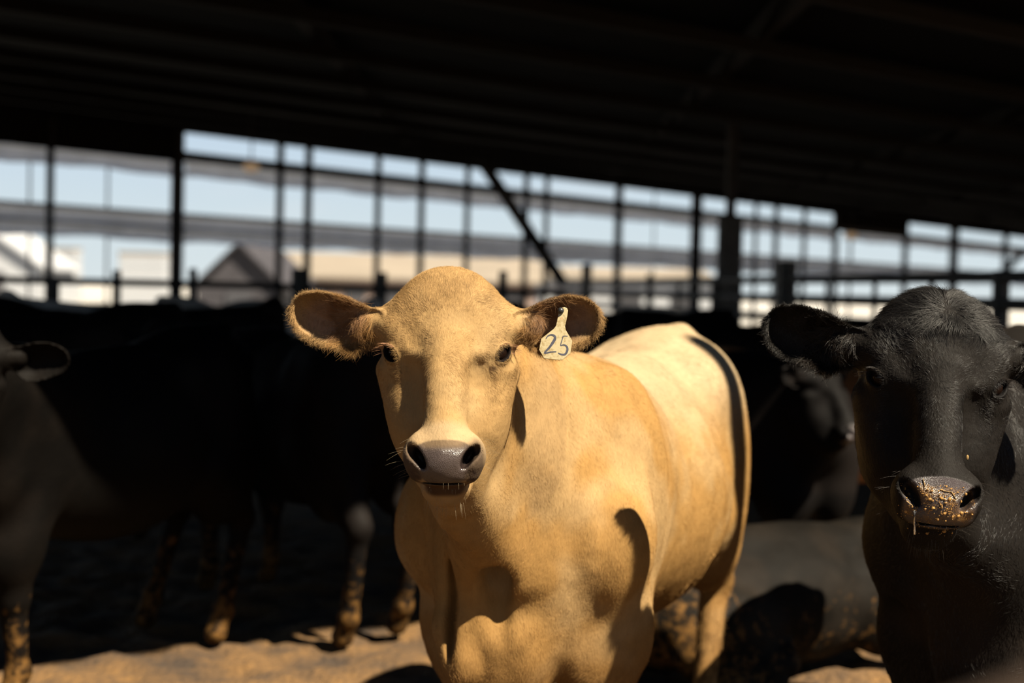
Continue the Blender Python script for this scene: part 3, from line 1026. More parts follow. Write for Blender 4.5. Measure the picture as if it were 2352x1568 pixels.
# ground
def build_ground():
    def height(p):
        r = np.clip(1 - np.abs(p[:, 1] - 5.5) / 6, 0, 1)
        return ((fbm(p, 1.6, 1, 4) - .5) * .07 + (vnoise(p, 7, 5) - .5) * .05 + (vnoise(p, 18, 6) - .5) * .03) * r - .01
    xs = np.concatenate((np.array([-400, -150, -60, -25, -12, -7]), np.arange(-5, 5.01, .035), np.array([7, 12, 25, 60, 150, 400])))
    ys = np.concatenate((np.array([-300, -60, -15, -5, -1]), np.arange(0, 9.01, .035), np.array([11, 14, 20, 30, 45, 70, 150, 300, 700])))
    X, Y = np.meshgrid(xs, ys, indexing='ij')
    p = np.stack((X.ravel(), Y.ravel(), 0 * X.ravel()), 1).astype(F32)
    v = p.copy(); v[:, 2] = height(p)
    n, k = len(xs), len(ys)
    i = np.arange(n * k).reshape(n, k)
    f = np.stack((i[:-1, :-1].ravel(), i[1:, :-1].ravel(), i[1:, 1:].ravel(), i[:-1, 1:].ravel()), 1)
    m, nn, l, b = new_mat('trampled_dirt_and_straw')
    t = nn.new('ShaderNodeTexCoord')
    a = nn.new('ShaderNodeTexNoise'); a.inputs['Scale'].default_value = 3; a.inputs['Detail'].default_value = 10; a.inputs['Roughness'].default_value = .65
    l.new(t.outputs['Object'], a.inputs['Vector'])
    r = nn.new('ShaderNodeValToRGB')
    r.color_ramp.elements[0].position = .36; r.color_ramp.elements[0].color = (.022, .011, .0035, 1)
    r.color_ramp.elements[1].position = .66; r.color_ramp.elements[1].color = (.13, .064, .013, 1)
    l.new(a.outputs[0], r.inputs[0])
    # the yard beyond the barn is pale concrete and gravel
    sp = nn.new('ShaderNodeSeparateXYZ'); l.new(t.outputs['Object'], sp.inputs[0])
    m1 = nn.new('ShaderNodeMath'); m1.operation = 'MULTIPLY_ADD'; m1.inputs[1].default_value = WN.x; m1.inputs[2].default_value = -WA.dot(WN)
    l.new(sp.outputs['X'], m1.inputs[0])
    m2 = nn.new('ShaderNodeMath'); m2.operation = 'MULTIPLY_ADD'; m2.inputs[1].default_value = WN.y
    l.new(sp.outputs['Y'], m2.inputs[0]); l.new(m1.outputs[0], m2.inputs[2])
    mr = nn.new('ShaderNodeMapRange'); mr.inputs[1].default_value = -.5; mr.inputs[2].default_value = .5
    l.new(m2.outputs[0], mr.inputs[0])
    mx = nn.new('ShaderNodeMix'); mx.data_type = 'RGBA'
    l.new(mr.outputs[0], mx.inputs[0]); l.new(r.outputs[0], mx.inputs[6])
    r2 = nn.new('ShaderNodeValToRGB')
    r2.color_ramp.elements[0].position = .4; r2.color_ramp.elements[0].color = (.24, .22, .19, 1)
    r2.color_ramp.elements[1].position = .6; r2.color_ramp.elements[1].color = (.33, .33, .33, 1)
    a2 = nn.new('ShaderNodeTexNoise'); a2.inputs['Scale'].default_value = .08; a2.inputs['Detail'].default_value = 4
    l.new(t.outputs['Object'], a2.inputs['Vector']); l.new(a2.outputs[0], r2.inputs[0]); l.new(r2.outputs[0], mx.inputs[7])
    l.new(mx.outputs[2], b.inputs['Base Color'])
    b.inputs['Roughness'].default_value = .9
    bn = nn.new('ShaderNodeTexNoise'); bn.inputs['Scale'].default_value = 35; bn.inputs['Detail'].default_value = 8
    l.new(t.outputs['Object'], bn.inputs['Vector'])
    bp = nn.new('ShaderNodeBump'); bp.inputs['Strength'].default_value = 1.0; bp.inputs['Distance'].default_value = .04
    l.new(bn.outputs[0], bp.inputs['Height']); l.new(bp.outputs[0], b.inputs['Normal'])
    o = mesh_obj('floor', v, f.astype(np.int32), m, smooth=True)
    tag(o, kind='structure')


build_ground()


def build_barn():
    hz = lambda q: sum(wallp(*x).z for x in q) / len(q)
    z_top = hz([(415, 292), (1000, 362), (1915, 480)])
    z_b1 = hz([(415, 350), (1000, 424), (1900, 516)])
    z_b0 = hz([(0, 332), (380, 366)])
    0 and print('wall z', z_top, z_b1, z_b0, [round(wallp(*q).z, 2) for q in ((415, 292), (1915, 480), (415, 350), (1900, 516), (0, 332), (0, 456), (1200, 556), (0, 523), (633, 570))])
    roof_z = z_top + .25
    # roof: from the near eave to the far wall
    def eave(x): return Vector((x, 2.96 + .59 * x, 4.0))
    lft, rgt = -26.0, 48.0
    sl = (WT.y / WT.x)
    def farp(x): return Vector((x, WA.y + (x - WA.x) * sl + .6, roof_z))
    th = .12
    a, b, c, d = eave(lft), eave(rgt), farp(rgt), farp(lft)
    v = [a, b, c, d] + [q + Vector((0, 0, th)) for q in (a, b, c, d)]
    f = [[0, 3, 2, 1], [4, 5, 6, 7], [0, 1, 5, 4], [1, 2, 6, 5], [2, 3, 7, 6], [3, 0, 4, 7]]
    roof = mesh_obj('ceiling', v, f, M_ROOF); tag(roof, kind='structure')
    for i in range(17):
        s = (i + .5) / 17
        p0 = a.lerp(b, s); p1 = d.lerp(c, s)
        q0 = p0.lerp(p1, .02); dn = Vector((0, 0, -.14))
        vv, ff = bar(q0 + dn, p1 + dn, .14, .28)
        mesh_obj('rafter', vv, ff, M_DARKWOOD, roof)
    for i in range(12):
        s = (i + .5) / 12
        q0 = a.lerp(d, s); q1 = b.lerp(c, s); dn = Vector((0, 0, -.34))
        vv, ff = bar(q0 + dn, q1 + dn, .10, .14)
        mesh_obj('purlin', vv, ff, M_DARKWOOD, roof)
    # curb at the foot of the far wall
    e0 = wallp(-300, 700); e1 = wallp(2480, 700)
    e0.z = e1.z = .25
    vv, ff = bar(e0, e1, .25, .5)
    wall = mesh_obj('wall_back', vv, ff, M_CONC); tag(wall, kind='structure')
    def hbar(pa, pb, z, w, h, name, m, off=0.0):
        A = wallp(pa, 600, off); B = wallp(pb, 600, off); A.z = B.z = z
        vv, ff = bar(A, B, w, h)
        return mesh_obj(name, vv, ff, m, wall)
    # header boards and beams
    hbar(-300, 415, (z_b0 + roof_z) / 2, .08, roof_z - z_b0, 'header_panel', M_DARKWOOD)
    hbar(1918, 2078, (hz([(1950, 530)]) + roof_z) / 2, .08, roof_z - hz([(1950, 530)]), 'header_panel', M_DARKWOOD)
    hbar(-300, 2480, roof_z - .12, .16, .25 + (roof_z - z_top) - .12, 'top_beam', M_POST)
    hbar(415, 2480, z_b1 - .04, .12, .17, 'beam', M_STEEL)
    # posts
    for px, wpx in ((113, 16), (405, 27), (640, 16), (705, 17), (865, 14), (965, 15), (1070, 13), (1205, 14), (1252, 12), (1418, 18), (1597, 25), (1733, 9), (1780, 12), (1845, 10), (1917, 13), (2078, 13), (2190, 19), (2308, 12)):
        A = wallp(px, 600); dist = A.y; w = wpx / FPX * dist
        A.z = .3
        B = Vector((A.x, A.y, roof_z))
        vv, ff = bar(A, B, w, w * .8)
        mesh_obj('post', vv, ff, M_POST, wall)
    for px in (66, 245, 1500, 1952):
        A = wallp(px, 600, .4); A.z = .3; B = Vector((A.x, A.y, roof_z - .3))
        vv, ff = tube([A, B], .02 if px != 1952 else .05)
        mesh_obj('cable', vv, ff, M_CONC, wall)
    # diagonal brace
    vv, ff = bar(wallp(1100, 360, -.3), wallp(1292, 648, -.3), .22, .22)
    mesh_obj('brace', vv, ff, M_POST, wall)
    vv, ff = bar(wallp(2352, 575, -.3), wallp(2292, 640, -.3), .22, .22)
    mesh_obj('brace', vv, ff, M_POST, wall)
    # rolled-up curtains: an upper and a lower pair
    def roll(px0, px1, z, rz, ry, name='rolled_curtain'):
        A = wallp(px0, 600, .25); B = wallp(px1, 600, .25); A.z = B.z = z
        L = (B - A).length; n = int(L / .8); d = (B - A).normalized()
        v, f = [], []
        n = int(L / .35); m_ = 12
        for i in range(n + 1):
            c = A + d * (L * i / n)
            sag = .015 * math.sin(i * .75) + .01 * math.sin(i * 1.9)
            for k in range(m_ + 1):
                t = k / m_
                bulge = ry * (math.sin(math.pi * t) ** .5 + .25 * math.sin(t * 14 + .5 * math.sin(i * .33)))
                v.append(c - WN * bulge + Vector((0, 0, rz * (1 - 2 * t) + sag * (.3 + t))))
        for i in range(n):
            for k in range(m_):
                a0 = i * (m_ + 1) + k
                f.append([a0, a0 + 1, a0 + m_ + 2, a0 + m_ + 1])
        return mesh_obj(name, v, f, M_CURTAIN, wall, smooth=True)
    z0 = z_b0 if True else 0
    roll(-300, 400, z_b0 - .06, .17, .10)
    roll(415, 1910, z_b1 - .24, .15, .10)
    roll(1930, 2480, z_b1 - .22, .13, .10)
    zl = hz([(0, 458), (633, 506), (1200, 556)])
    zl2 = hz([(0, 490), (633, 536), (1200, 582)])
    zl3 = hz([(0, 523), (633, 562), (1200, 604)])
    0 and print('curtain z', zl, zl2, zl3)
    roll(-300, 2480, (zl + zl2) / 2, (zl - zl2) / 2 + .01, .12)
    roll(-300, 2480, (zl3 + zl2) / 2 - .01, (zl2 - zl3) / 2, .10)
    hbar(-300, 2480, zl + .02, .06, .05, 'curtain_pipe', M_STEEL, .1)
    hbar(-300, 2480, zl2, .05, .04, 'curtain_pipe', M_STEEL, .1)
    return roof_z


ROOF_Z = build_barn()


def fence(name, p0, p1, z_rails, posts, label, rail_r=.035, post_r=.06, m=M_STEEL, post_top=.25, drop=None):
    base = Vector(((p0.x + p1.x) / 2, (p0.y + p1.y) / 2, 0))
    r = empty(name, base, label, 'fence')
    d = (p1 - p0)
    for z in z_rails:
        a = Vector((p0.x, p0.y, z)); b = Vector((p1.x, p1.y, z))
        v, f = tube([a, b], rail_r)
        mesh_obj('rail', v, f, m, r)
    for s, rr, top in posts:
        c = p0 + d * s
        c = Vector((c.x, c.y, 0))
        v, f = tube([c, c + Vector((0, 0, top - .01)), c + Vector((0, 0, top))], [rr, rr, rr * .7])
        mesh_obj('post', v, f, m, r)
    return r


# left fence behind the cattle
F0 = at(-350, 655, 13.0); F1 = at(1300, 660, 15.0)
def frac(px, A, B):
    lo, hi = 0.0, 1.0
    def pxof(s):
        p = A + (B - A) * s - CAM
        return W / 2 + FPX * p.dot(_r) / p.dot(_f)
    for _ in range(40):
        m_ = (lo + hi) / 2
        if pxof(m_) < px: lo = m_
        else: hi = m_
    return (lo + hi) / 2
def ztop(px, py, A, B):
    s = frac(px, A, B); q = A + (B - A) * s
    p = at(px, py, q.y)
    return p.z
pl = []
for px, w, py in ((120, 34, 635), (268, 20, 620), (443, 20, 616), (685, 34, 616), (1155, 20, 622), (880, 18, 625)):
    s = frac(px, F0, F1); q = F0 + (F1 - F0) * s
    pl.append((s, w / FPX * q.y / 2, ztop(px, py, F0, F1)))
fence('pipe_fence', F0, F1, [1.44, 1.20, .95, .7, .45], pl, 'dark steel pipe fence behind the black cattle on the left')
# right fence, coming nearer to the right
G0 = at(1300, 655, 30.0); G1 = at(2500, 640, 10.2)
pr = []
for px, w, py in ((1347, 24, 605), (1493, 16, 628), (1560, 10, 650), (1650, 34, 640), (1700, 10, 640), (1808, 44, 598), (1900, 10, 640), (2010, 12, 640), (2300, 40, 620), (2140, 14, 640)):
    s = frac(px, G0, G1); q = G0 + (G1 - G0) * s
    pr.append((s, w / FPX * q.y / 2, ztop(px, py, G0, G1)))
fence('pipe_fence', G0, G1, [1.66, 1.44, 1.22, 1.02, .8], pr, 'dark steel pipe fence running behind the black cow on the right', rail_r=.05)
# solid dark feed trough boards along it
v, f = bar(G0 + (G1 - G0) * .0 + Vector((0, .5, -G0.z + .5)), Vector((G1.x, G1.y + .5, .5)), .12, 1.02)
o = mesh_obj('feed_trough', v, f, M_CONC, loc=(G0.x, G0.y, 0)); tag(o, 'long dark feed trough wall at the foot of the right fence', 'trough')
# column
cpos = at(1672, 700, 21); cpos.z = 0
cz = at(1672, 500, 21).z
v1 = bar(cpos, Vector((cpos.x, cpos.y, cz)), .34, .34)
o = mesh_obj('barn_column', *v1, M_CONC, loc=tuple(cpos)); tag(o, 'thick dark concrete column rising behind the right fence', 'column')
v2 = bar(Vector((cpos.x, cpos.y, cz)), Vector((cpos.x, cpos.y, 4.2)), .14, .14)
mesh_obj('steel_upright', *v2, M_POST, o)
# green gate rails
g0 = at(1830, 735, 13); g1 = at(2060, 742, 12)
gr = empty('green_gate', (g0.x, g0.y, 0), 'low green steel gate seen beside the raised ear of the right black cow', 'gate')
for dz in (0, -.22, -.44, -.66, -.88):
    v, f = tube([g0 + Vector((0, 0, dz)), g1 + Vector((0, 0, dz))], .03); mesh_obj('rail', v, f, M_GREEN, gr)
for g in (g0, g1):
    v, f = tube([Vector((g.x, g.y, 0)), Vector((g.x, g.y, g.z + .02))], .04); mesh_obj('post', v, f, M_GREEN, gr)

# unseen tall pole, added to cast the shadow band across the rump
pole = Vector((.665, 4.44, 0)) + Vector((SUN.x, SUN.y, 0)).normalized() * 3.1
v, f = tube([pole, Vector((pole.x, pole.y, 5.3)), Vector((pole.x, pole.y, 5.33))], [.068, .068, .03], 20)
o = mesh_obj('shadow_pole', v, f, M_STEEL, loc=tuple(pole)); tag(o, 'tall steel pole added out of view right of the camera to shade the rump', 'pole')

# added glowing blobs on cords, standing in for blurred sunlit specks
lm, ln, ll, lb = new_mat('added_warm_glow')
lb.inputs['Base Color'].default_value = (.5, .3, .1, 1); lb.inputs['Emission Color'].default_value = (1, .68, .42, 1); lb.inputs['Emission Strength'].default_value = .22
for (px, py, d, lab) in ((1955, 542, 30, 'small warm glowing blob, added for a blurred bright spot, left of the right black cow'), (577, 384, 22, 'small warm glowing blob, added for a blurred bright spot, high above the grey gabled shed')):
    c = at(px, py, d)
    r = empty('glow_spot', c, lab, 'glow')
    v, f = sphere(c, .13, 16, 8, (1, 1, .6)); mesh_obj('glow_blob', v, f, lm, r, True)
    v, f = tube([c + Vector((0, 0, .05)), Vector((c.x, c.y, 4.4))], .012); mesh_obj('added_cord', v, f, M_POST, r)

# ------------------------------------------------------------------ the yard beyond
M_WHITE = mat('white_metal_siding', (.25, .26, .28), .6, var=.06)
M_BEIGE = mat('beige_roof_sheet', (.16, .135, .105), .7, var=.1, scale=.3)
M_GREYBARN = mat('grey_barn_boards', (.022, .02, .024), .8, var=.4, scale=2)
M_PINK = mat('pinkish_wall', (.22, .16, .135), .8, var=.1)
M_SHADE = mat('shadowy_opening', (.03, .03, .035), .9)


def gable_building(name, px0, px1, yb, yeave, yridge, D, depth, mw, mr, label, ridge_px=None, side=False, bays=5):
    """gable end towards the camera (side=False) or long roof side towards the camera"""
    A = at(px0, yb, D); B = at(px1, yb, D)
    h_e = at((px0 + px1) / 2, yeave, D).z; h_r = at((px0 + px1) / 2, yridge, D).z
    x0, x1, y0 = A.x, B.x, D
    r = empty(name, ((x0 + x1) / 2, y0, 0), label, 'building')
    if not side:
        xm = at(ridge_px, yb, D).x if ridge_px else (x0 + x1) / 2
        v = [(x0, y0, 0), (x1, y0, 0), (x1, y0, h_e), (xm, y0, h_r), (x0, y0, h_e)]
        v += [(a, y0 + depth, c) for a, b, c in v]
        f = [[0, 1, 2, 3, 4], [9, 8, 7, 6, 5], [0, 5, 6, 1], [1, 6, 7, 2], [0, 4, 9, 5]]
        mesh_obj('walls', v, f, mw, r)
        o_ = .4
        t = .15
        for xe, s in ((x0 - o_, -1), (x1 + o_, 1)):
            he = h_e - (h_r - h_e) * o_ / abs((x1 if s > 0 else x0) - xm)
            q = [(xe, y0 - o_, he), (xm, y0 - o_, h_r), (xm, y0 + depth + o_, h_r), (xe, y0 + depth + o_, he)]
            v = q + [(a, b, c + t) for a, b, c in q]
            f = [[0, 1, 2, 3], [7, 6, 5, 4], [0, 4, 5, 1], [1, 5, 6, 2], [2, 6, 7, 3], [3, 7, 4, 0]]
            mesh_obj('roof_panel', v, f, mr, r)
        dw = (x1 - x0) * .3
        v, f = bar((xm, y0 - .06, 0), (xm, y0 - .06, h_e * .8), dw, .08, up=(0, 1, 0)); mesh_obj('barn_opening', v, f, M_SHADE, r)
    else:
        v = [(x0, y0, 0), (x1, y0, 0), (x1, y0, h_e), (x0, y0, h_e), (x0, y0 + depth, 0), (x1, y0 + depth, 0), (x1, y0 + depth, h_e), (x0, y0 + depth, h_e)]
        f = [[0, 1, 2, 3], [5, 4, 7, 6], [0, 3, 7, 4], [1, 5, 6, 2]]
        mesh_obj('walls', v, f, mw, r)
        ym = y0 + depth / 2
        for ya, s in ((y0 - .5, 1), (y0 + depth + .5, -1)):
            q = [(x0 - .5, ya, h_e - .1), (x1 + .5, ya, h_e - .1), (x1 + .5, ym, h_r), (x0 - .5, ym, h_r)]
            v = q + [(a, b, c + .15) for a, b, c in q]
            f = [[0, 3, 2, 1], [4, 5, 6, 7], [0, 1, 5, 4], [1, 2, 6, 5], [2, 3, 7, 6], [3, 0, 4, 7]]
            mesh_obj('roof_panel', v, f, mr, r)
        for i in range(bays):
            xc = x0 + (x1 - x0) * (i + .5) / bays
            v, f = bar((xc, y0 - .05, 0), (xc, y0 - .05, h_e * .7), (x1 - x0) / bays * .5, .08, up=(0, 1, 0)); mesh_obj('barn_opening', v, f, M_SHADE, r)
    return r


gable_building('shade_shed', -110, 92, 655, 607, 534, 90, 7, M_WHITE, M_WHITE, 'white gabled shed at the left edge beyond the barn', ridge_px=-20)
gable_building('grey_barn', 452, 648, 690, 655, 560, 70, 12, M_GREYBARN, M_GREYBARN, 'dark grey gabled shed beyond the fence', ridge_px=548)
gable_building('long_barn', 585, 1230, 690, 640, 578, 85, 26, M_PINK, M_BEIGE, 'long barn with a pale beige roof behind the grey shed', side=True, bays=7)
gable_building('long_barn', 1240, 1640, 700, 640, 612, 110, 24, M_WHITE, M_BEIGE, 'low far barn with beige roof left of the concrete column', side=True, bays=3)
for (a, b, yt, D, lab, st) in ((118, 180, 572, 100, 'pale stack of white blocks left of the thick wall post', 5), (283, 388, 583, 95, 'white storage tower beside the thick dark wall post', 4)):
    A = at(a, 660, D); B = at(b, 660, D); ht = at((a + b) / 2, yt, D).z
    r = empty('storage_building', ((A.x + B.x) / 2, D, 0), lab, 'building')
    w_ = B.x - A.x
    for i in range(st):
        z0 = ht * i / st; z1 = ht * (i + 1) / st - .06
        v, f = bar(((A.x + B.x) / 2, D, z0), ((A.x + B.x) / 2, D, z1), w_, w_ * .8, bev=.02)
        mesh_obj('wall_panel', v, f, M_WHITE, r)
    v, f = bar(((A.x + B.x) / 2, D, ht - .06), ((A.x + B.x) / 2, D, ht + .1), w_ * 1.03, w_ * .83, bev=.02)
    mesh_obj('roof', v, f, M_BEIGE, r)

# ------------------------------------------------------------------ cattle
M_TAN = hide_mat('tan_coat', mud=(.055, .028, .01), bump=.35, spec=.05)
M_BLACK = hide_mat('black_coat', mud=(.10, .05, .014), rough=.65, bump=.5, mudscale=26, spec=.05)
M_BROWN = hide_mat('brown_coat', mud=(.07, .035, .01), rough=.6)
H_TAN = hair_mat('tan_hair')
H_BLACK = hair_mat('black_hair', rough=.40, spec=.28, transl=.05)
em, en, el_, eb = new_mat('dark_eye')
eb.inputs['Base Color'].default_value = (.006, .003, .002, 1); eb.inputs['Roughness'].default_value = .06; eb.inputs['IOR'].default_value = 1.16
M_EYE = em
LP = bpy.context


def proot(px, d):
    p = at(px, 700, d); return (p.x, p.y, 0.0)


# 1. the tan cow in the middle
hp = at(1025, 815, 2.85)
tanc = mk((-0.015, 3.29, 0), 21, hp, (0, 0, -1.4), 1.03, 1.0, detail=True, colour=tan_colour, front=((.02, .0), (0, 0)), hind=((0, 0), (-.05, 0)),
          folds=[((-.10, -.03, .98), (-.085, -.080, .66), .026, .04), ((.00, -.05, 1.0), (-.055, -.085, .60), .026, .04), ((-.085, -.08, .66), (-.06, -.075, .56), .034, .04)],
          hollows=[((.035, -.11, .76), (.030, .055, .12), .03), ((-.072, -.125, .70), (.014, .055, .12), .015), ((.12, -.10, .70), (.045, .04, .035), .04)])
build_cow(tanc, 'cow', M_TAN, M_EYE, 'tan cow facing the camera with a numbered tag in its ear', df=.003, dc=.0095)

# 2. black cow at the right
hp2 = at(2158, 885, 2.87)
blk = mk((1.13, 3.20, 0), 20, hp2, (-8, 0, 3.2), 1.05, 1.09, detail=True, poll_whorl=True, colour=black_colour(muzzle_dirt=True),
         folds=[((.17, .02, 1.12), (.06, -.06, .80), .02, .03), ((.22, .06, 1.12), (.12, -.04, .72), .02, .03)])
build_cow(blk, 'cow', M_BLACK, M_EYE, 'black cow at the right with bits of feed stuck on its nose', df=.0035, dc=.012)

# 3. black cow side-on at the left, head turned to the camera
c3 = mk((-1.91, 4.56, 0), 27, at(-118, 850, 4.1), (6, 0, 8), .98, 1.0, colour=black_colour(base=(.0016, .0013, .0011), dust=.025, mudlow=.50), ear_thick=.016,
        front=((0, 0), (.05, 0)), hind=((.0, -.12), (-.05, 0)))
build_cow(c3, 'cow', M_BLACK, M_EYE, 'black cow at the left edge with muddy foreleg, standing side-on', df=.006, dc=.013)

# 4. black cow behind it, rump towards the tan cow
c4 = mk((-1.42, 6.95, 0), 143, (-1.85, 7.25, 1.1), (-120, 0, 0), 1.0, 1.0, colour=black_colour(base=(.003, .0026, .0025), mudlow=.50), ear_thick=.018, eyes=False,
        hind=((-.02, 0), (.05, 0)))
build_cow(c4, 'cow', M_BLACK, M_EYE, 'black cow in shade just left of the tan cow, muddy hind leg', dc=.015)

# 5. black cow behind the tan rump, facing right
c5 = mk((1.50, 6.45, 0), -75, at(1915, 895, 6.15), (48, 0, 0), .96, .9, colour=black_colour(base=(.003, .0026, .0025), mudlow=.45), ear_thick=.018, eyes=False)
build_cow(c5, 'cow', M_BLACK, M_EYE, 'black cow standing behind the tan rump with pale-lit muzzle', dc=.015)

# 6. brown cow further back
c6 = mk((1.55, 7.3, 0), -100, (1.4, 7.3, 1.0), (80, 0, 0), .92, .9, colour=plain_colour((.16, .06, .016)), ear_thick=.018, eyes=False, girth=1.05)
c6 = mk((2.35, 7.4, 0), -78, (2.95, 7.2, 1.1), (70, 0, 0), .90, .9, colour=plain_colour((.13, .045, .01)), ear_thick=.018, eyes=False)
build_cow(c6, 'cow', M_BROWN, M_EYE, 'reddish brown cow in the background left of the right black cow', dc=.017)


# 7. black cow lying down
def lying():
    o = np.array((1.05, 5.55, 0), dtype=F32)
    hd = rad(-118)
    M = np.array([[math.cos(hd), math.sin(hd), 0], [-math.sin(hd), math.cos(hd), 0], [0, 0, 1]], dtype=F32)
    C = Cow(); C.scale = 1.0; C.eyes = False; C.origin = o
    C.toloc = lambda p: (p - o) @ M
    C.tohead = lambda p: (p - np.array((9, 9, 9), dtype=F32))
    R = rotm
    def fn(P):
        p = (P - o) @ M / np.array((.93, .93, .80), dtype=F32)
        m = np.stack((np.abs(p[:, 0]), p[:, 1], p[:, 2]), 1)
        d = ell(p, (0, 0, .34), (.31, .62, .335))
        d = smin(d, cone(p, (0, -.45, .60), (0, .35, .62), .08, .08), .12)
        d = smin(d, ell(p, (0, .52, .36), (.27, .28, .30)), .10)
        d = smin(d, ell(p, (-.24, .42, .24), (.12, .26, .22)), .06)
        d = smin(d, ell(p, (.24, .42, .24), (.12, .26, .22)), .06)
        d = smin(d, cone(p, (-.30, .20, .13), (-.36, .55, .07), .085, .05), .05)
        d = smin(d, cone(p, (-.36, .55, .07), (-.36, .25, .05), .045, .04), .03)
        d = smin(d, ell(m, (.20, -.42, .32), (.12, .2, .26)), .08)
        d = smin(d, cone(m, (.24, -.48, .14), (.26, -.80, .08), .08, .055), .05)
        d = smin(d, cone(m, (.26, -.80, .08), (.24, -.55, .05), .05, .04), .03)
        d = smin(d, cone(p, (0, -.45, .45), (-.05, -.90, .72), .21, .12), .12)
        d = smin(d, cone(p, (-.05, -.92, .80), (-.05, -1.25, .64), .125, .075), .06)
        d = smin(d, ell(p, (-.05, -1.28, .62), (.08, .07, .06)), .04)
        for s in (-1, 1):
            d = smin(d, ell(p, (-.05 + s * .19, -.88, .88), (.09, .02, .055), R(0, s * 12)), .02)
        d = smin(d, cone(p, (0, .78, .42), (.05, .86, .08), .03, .02), .04)
        d = d - .02 * (fbm(p, 8, 3) - .5)
        return np.maximum(d, -p[:, 2]) * F32(.80)
    C.fn = fn
    lo = o + np.array((-1.2, -1.0, -.03)); hi = o + np.array((1.5, 1.2, 1.0))
    V, Fq = surface(fn, *[axis_grid(lo[k], hi[k], dc=.014) for k in range(3)])
    c, wet, mud = black_colour(base=(.0032, .0026, .0020), dust=.08, mudlow=.46)(C, V)
    mud = .36 + .14 * ss(C.toloc(V)[:, 2], .5, .15) + .12 * ss(C.toloc(V)[:, 1], .2, .6)
    root = empty('cow', tuple(map(float, o)), 'dusty black cow lying down between the tan cow and the right black cow', 'cow')
    mesh_obj('body', V, Fq, M_BLACK, root, smooth=True, attrs={'col': ('FLOAT_COLOR', np.concatenate((c, np.ones((len(V), 1))), 1)), 'wet': ('FLOAT', wet), 'mud': ('FLOAT', mud)})
    return root


lying()

# 8. distant cattle in the shade: four shapes, each animal its own object
far_spots = [(60, 8.0, 80, 'black', 'black cow back just below the fence at the far left'),
             (205, 9.3, -95, 'black', 'black cow standing under the fence post left of the thick wall post'),
             (400, 10.6, 60, 'grey', 'dusty grey cow back below the thick wall post'),
             (560, 11.9, -70, 'grey', 'grey cow standing in shade below the grey gabled shed'),
             (1480, 12.5, 75, 'black', 'black cow in deep shade right of the ear tag'),
             (1690, 10.5, -85, 'black', 'black cow in deep shade under the concrete column'),
             (2290, 8.5, 95, 'tan', 'tan cow partly hidden behind the head of the right black cow')]
cols = {'black': black_colour(base=(.003, .0026, .0025)), 'grey': plain_colour((.28, .27, .26), (.4, .38, .36)), 'tan': plain_colour((.35, .2, .08))}
for (px, d, hd, kind, lab) in far_spots:
    o3 = proot(px, d)
    th = rad(hd)
    hx, hy = -math.sin(th), -math.cos(th)
    s = 1.02 if kind != 'tan' else .98
    # origin is the chest; shift so that the barrel sits at px
    org = (o3[0] - math.sin(th) * .8, o3[1] - math.cos(th) * .8, 0)
    head = (org[0] + hx * .45, org[1] + hy * .45, 1.18)
    c = mk(org, hd, head, (math.degrees(math.atan2(hx, -hy)) * 1.0, 20, 0), s, .95, colour=cols[kind], ear_thick=.02, eyes=False)
    build_cow(c, 'cow', M_BLACK if kind != 'tan' else M_BROWN, M_EYE, lab, dc=.022)

# ------------------------------------------------------------------ coats, lashes, whiskers
coat(tanc, H_TAN, 300000, 320000, seed=11, gain=1.55, vary=.26, clump=.8)
lashes_and_whiskers(tanc, H_TAN, (.25, .13, .07), (.20, .16, .10))
coat(blk, H_BLACK, 170000, 90000, seed=21, len_h=.012, len_b=.016, poll_len=.036, rad_h=.00028, rad_b=.0004, clump=1.1, vary=.35, wdens=lambda c: c[:, 1] < 4.0)
lashes_and_whiskers(blk, H_BLACK, (.016, .012, .010), (.03, .024, .018), 9)

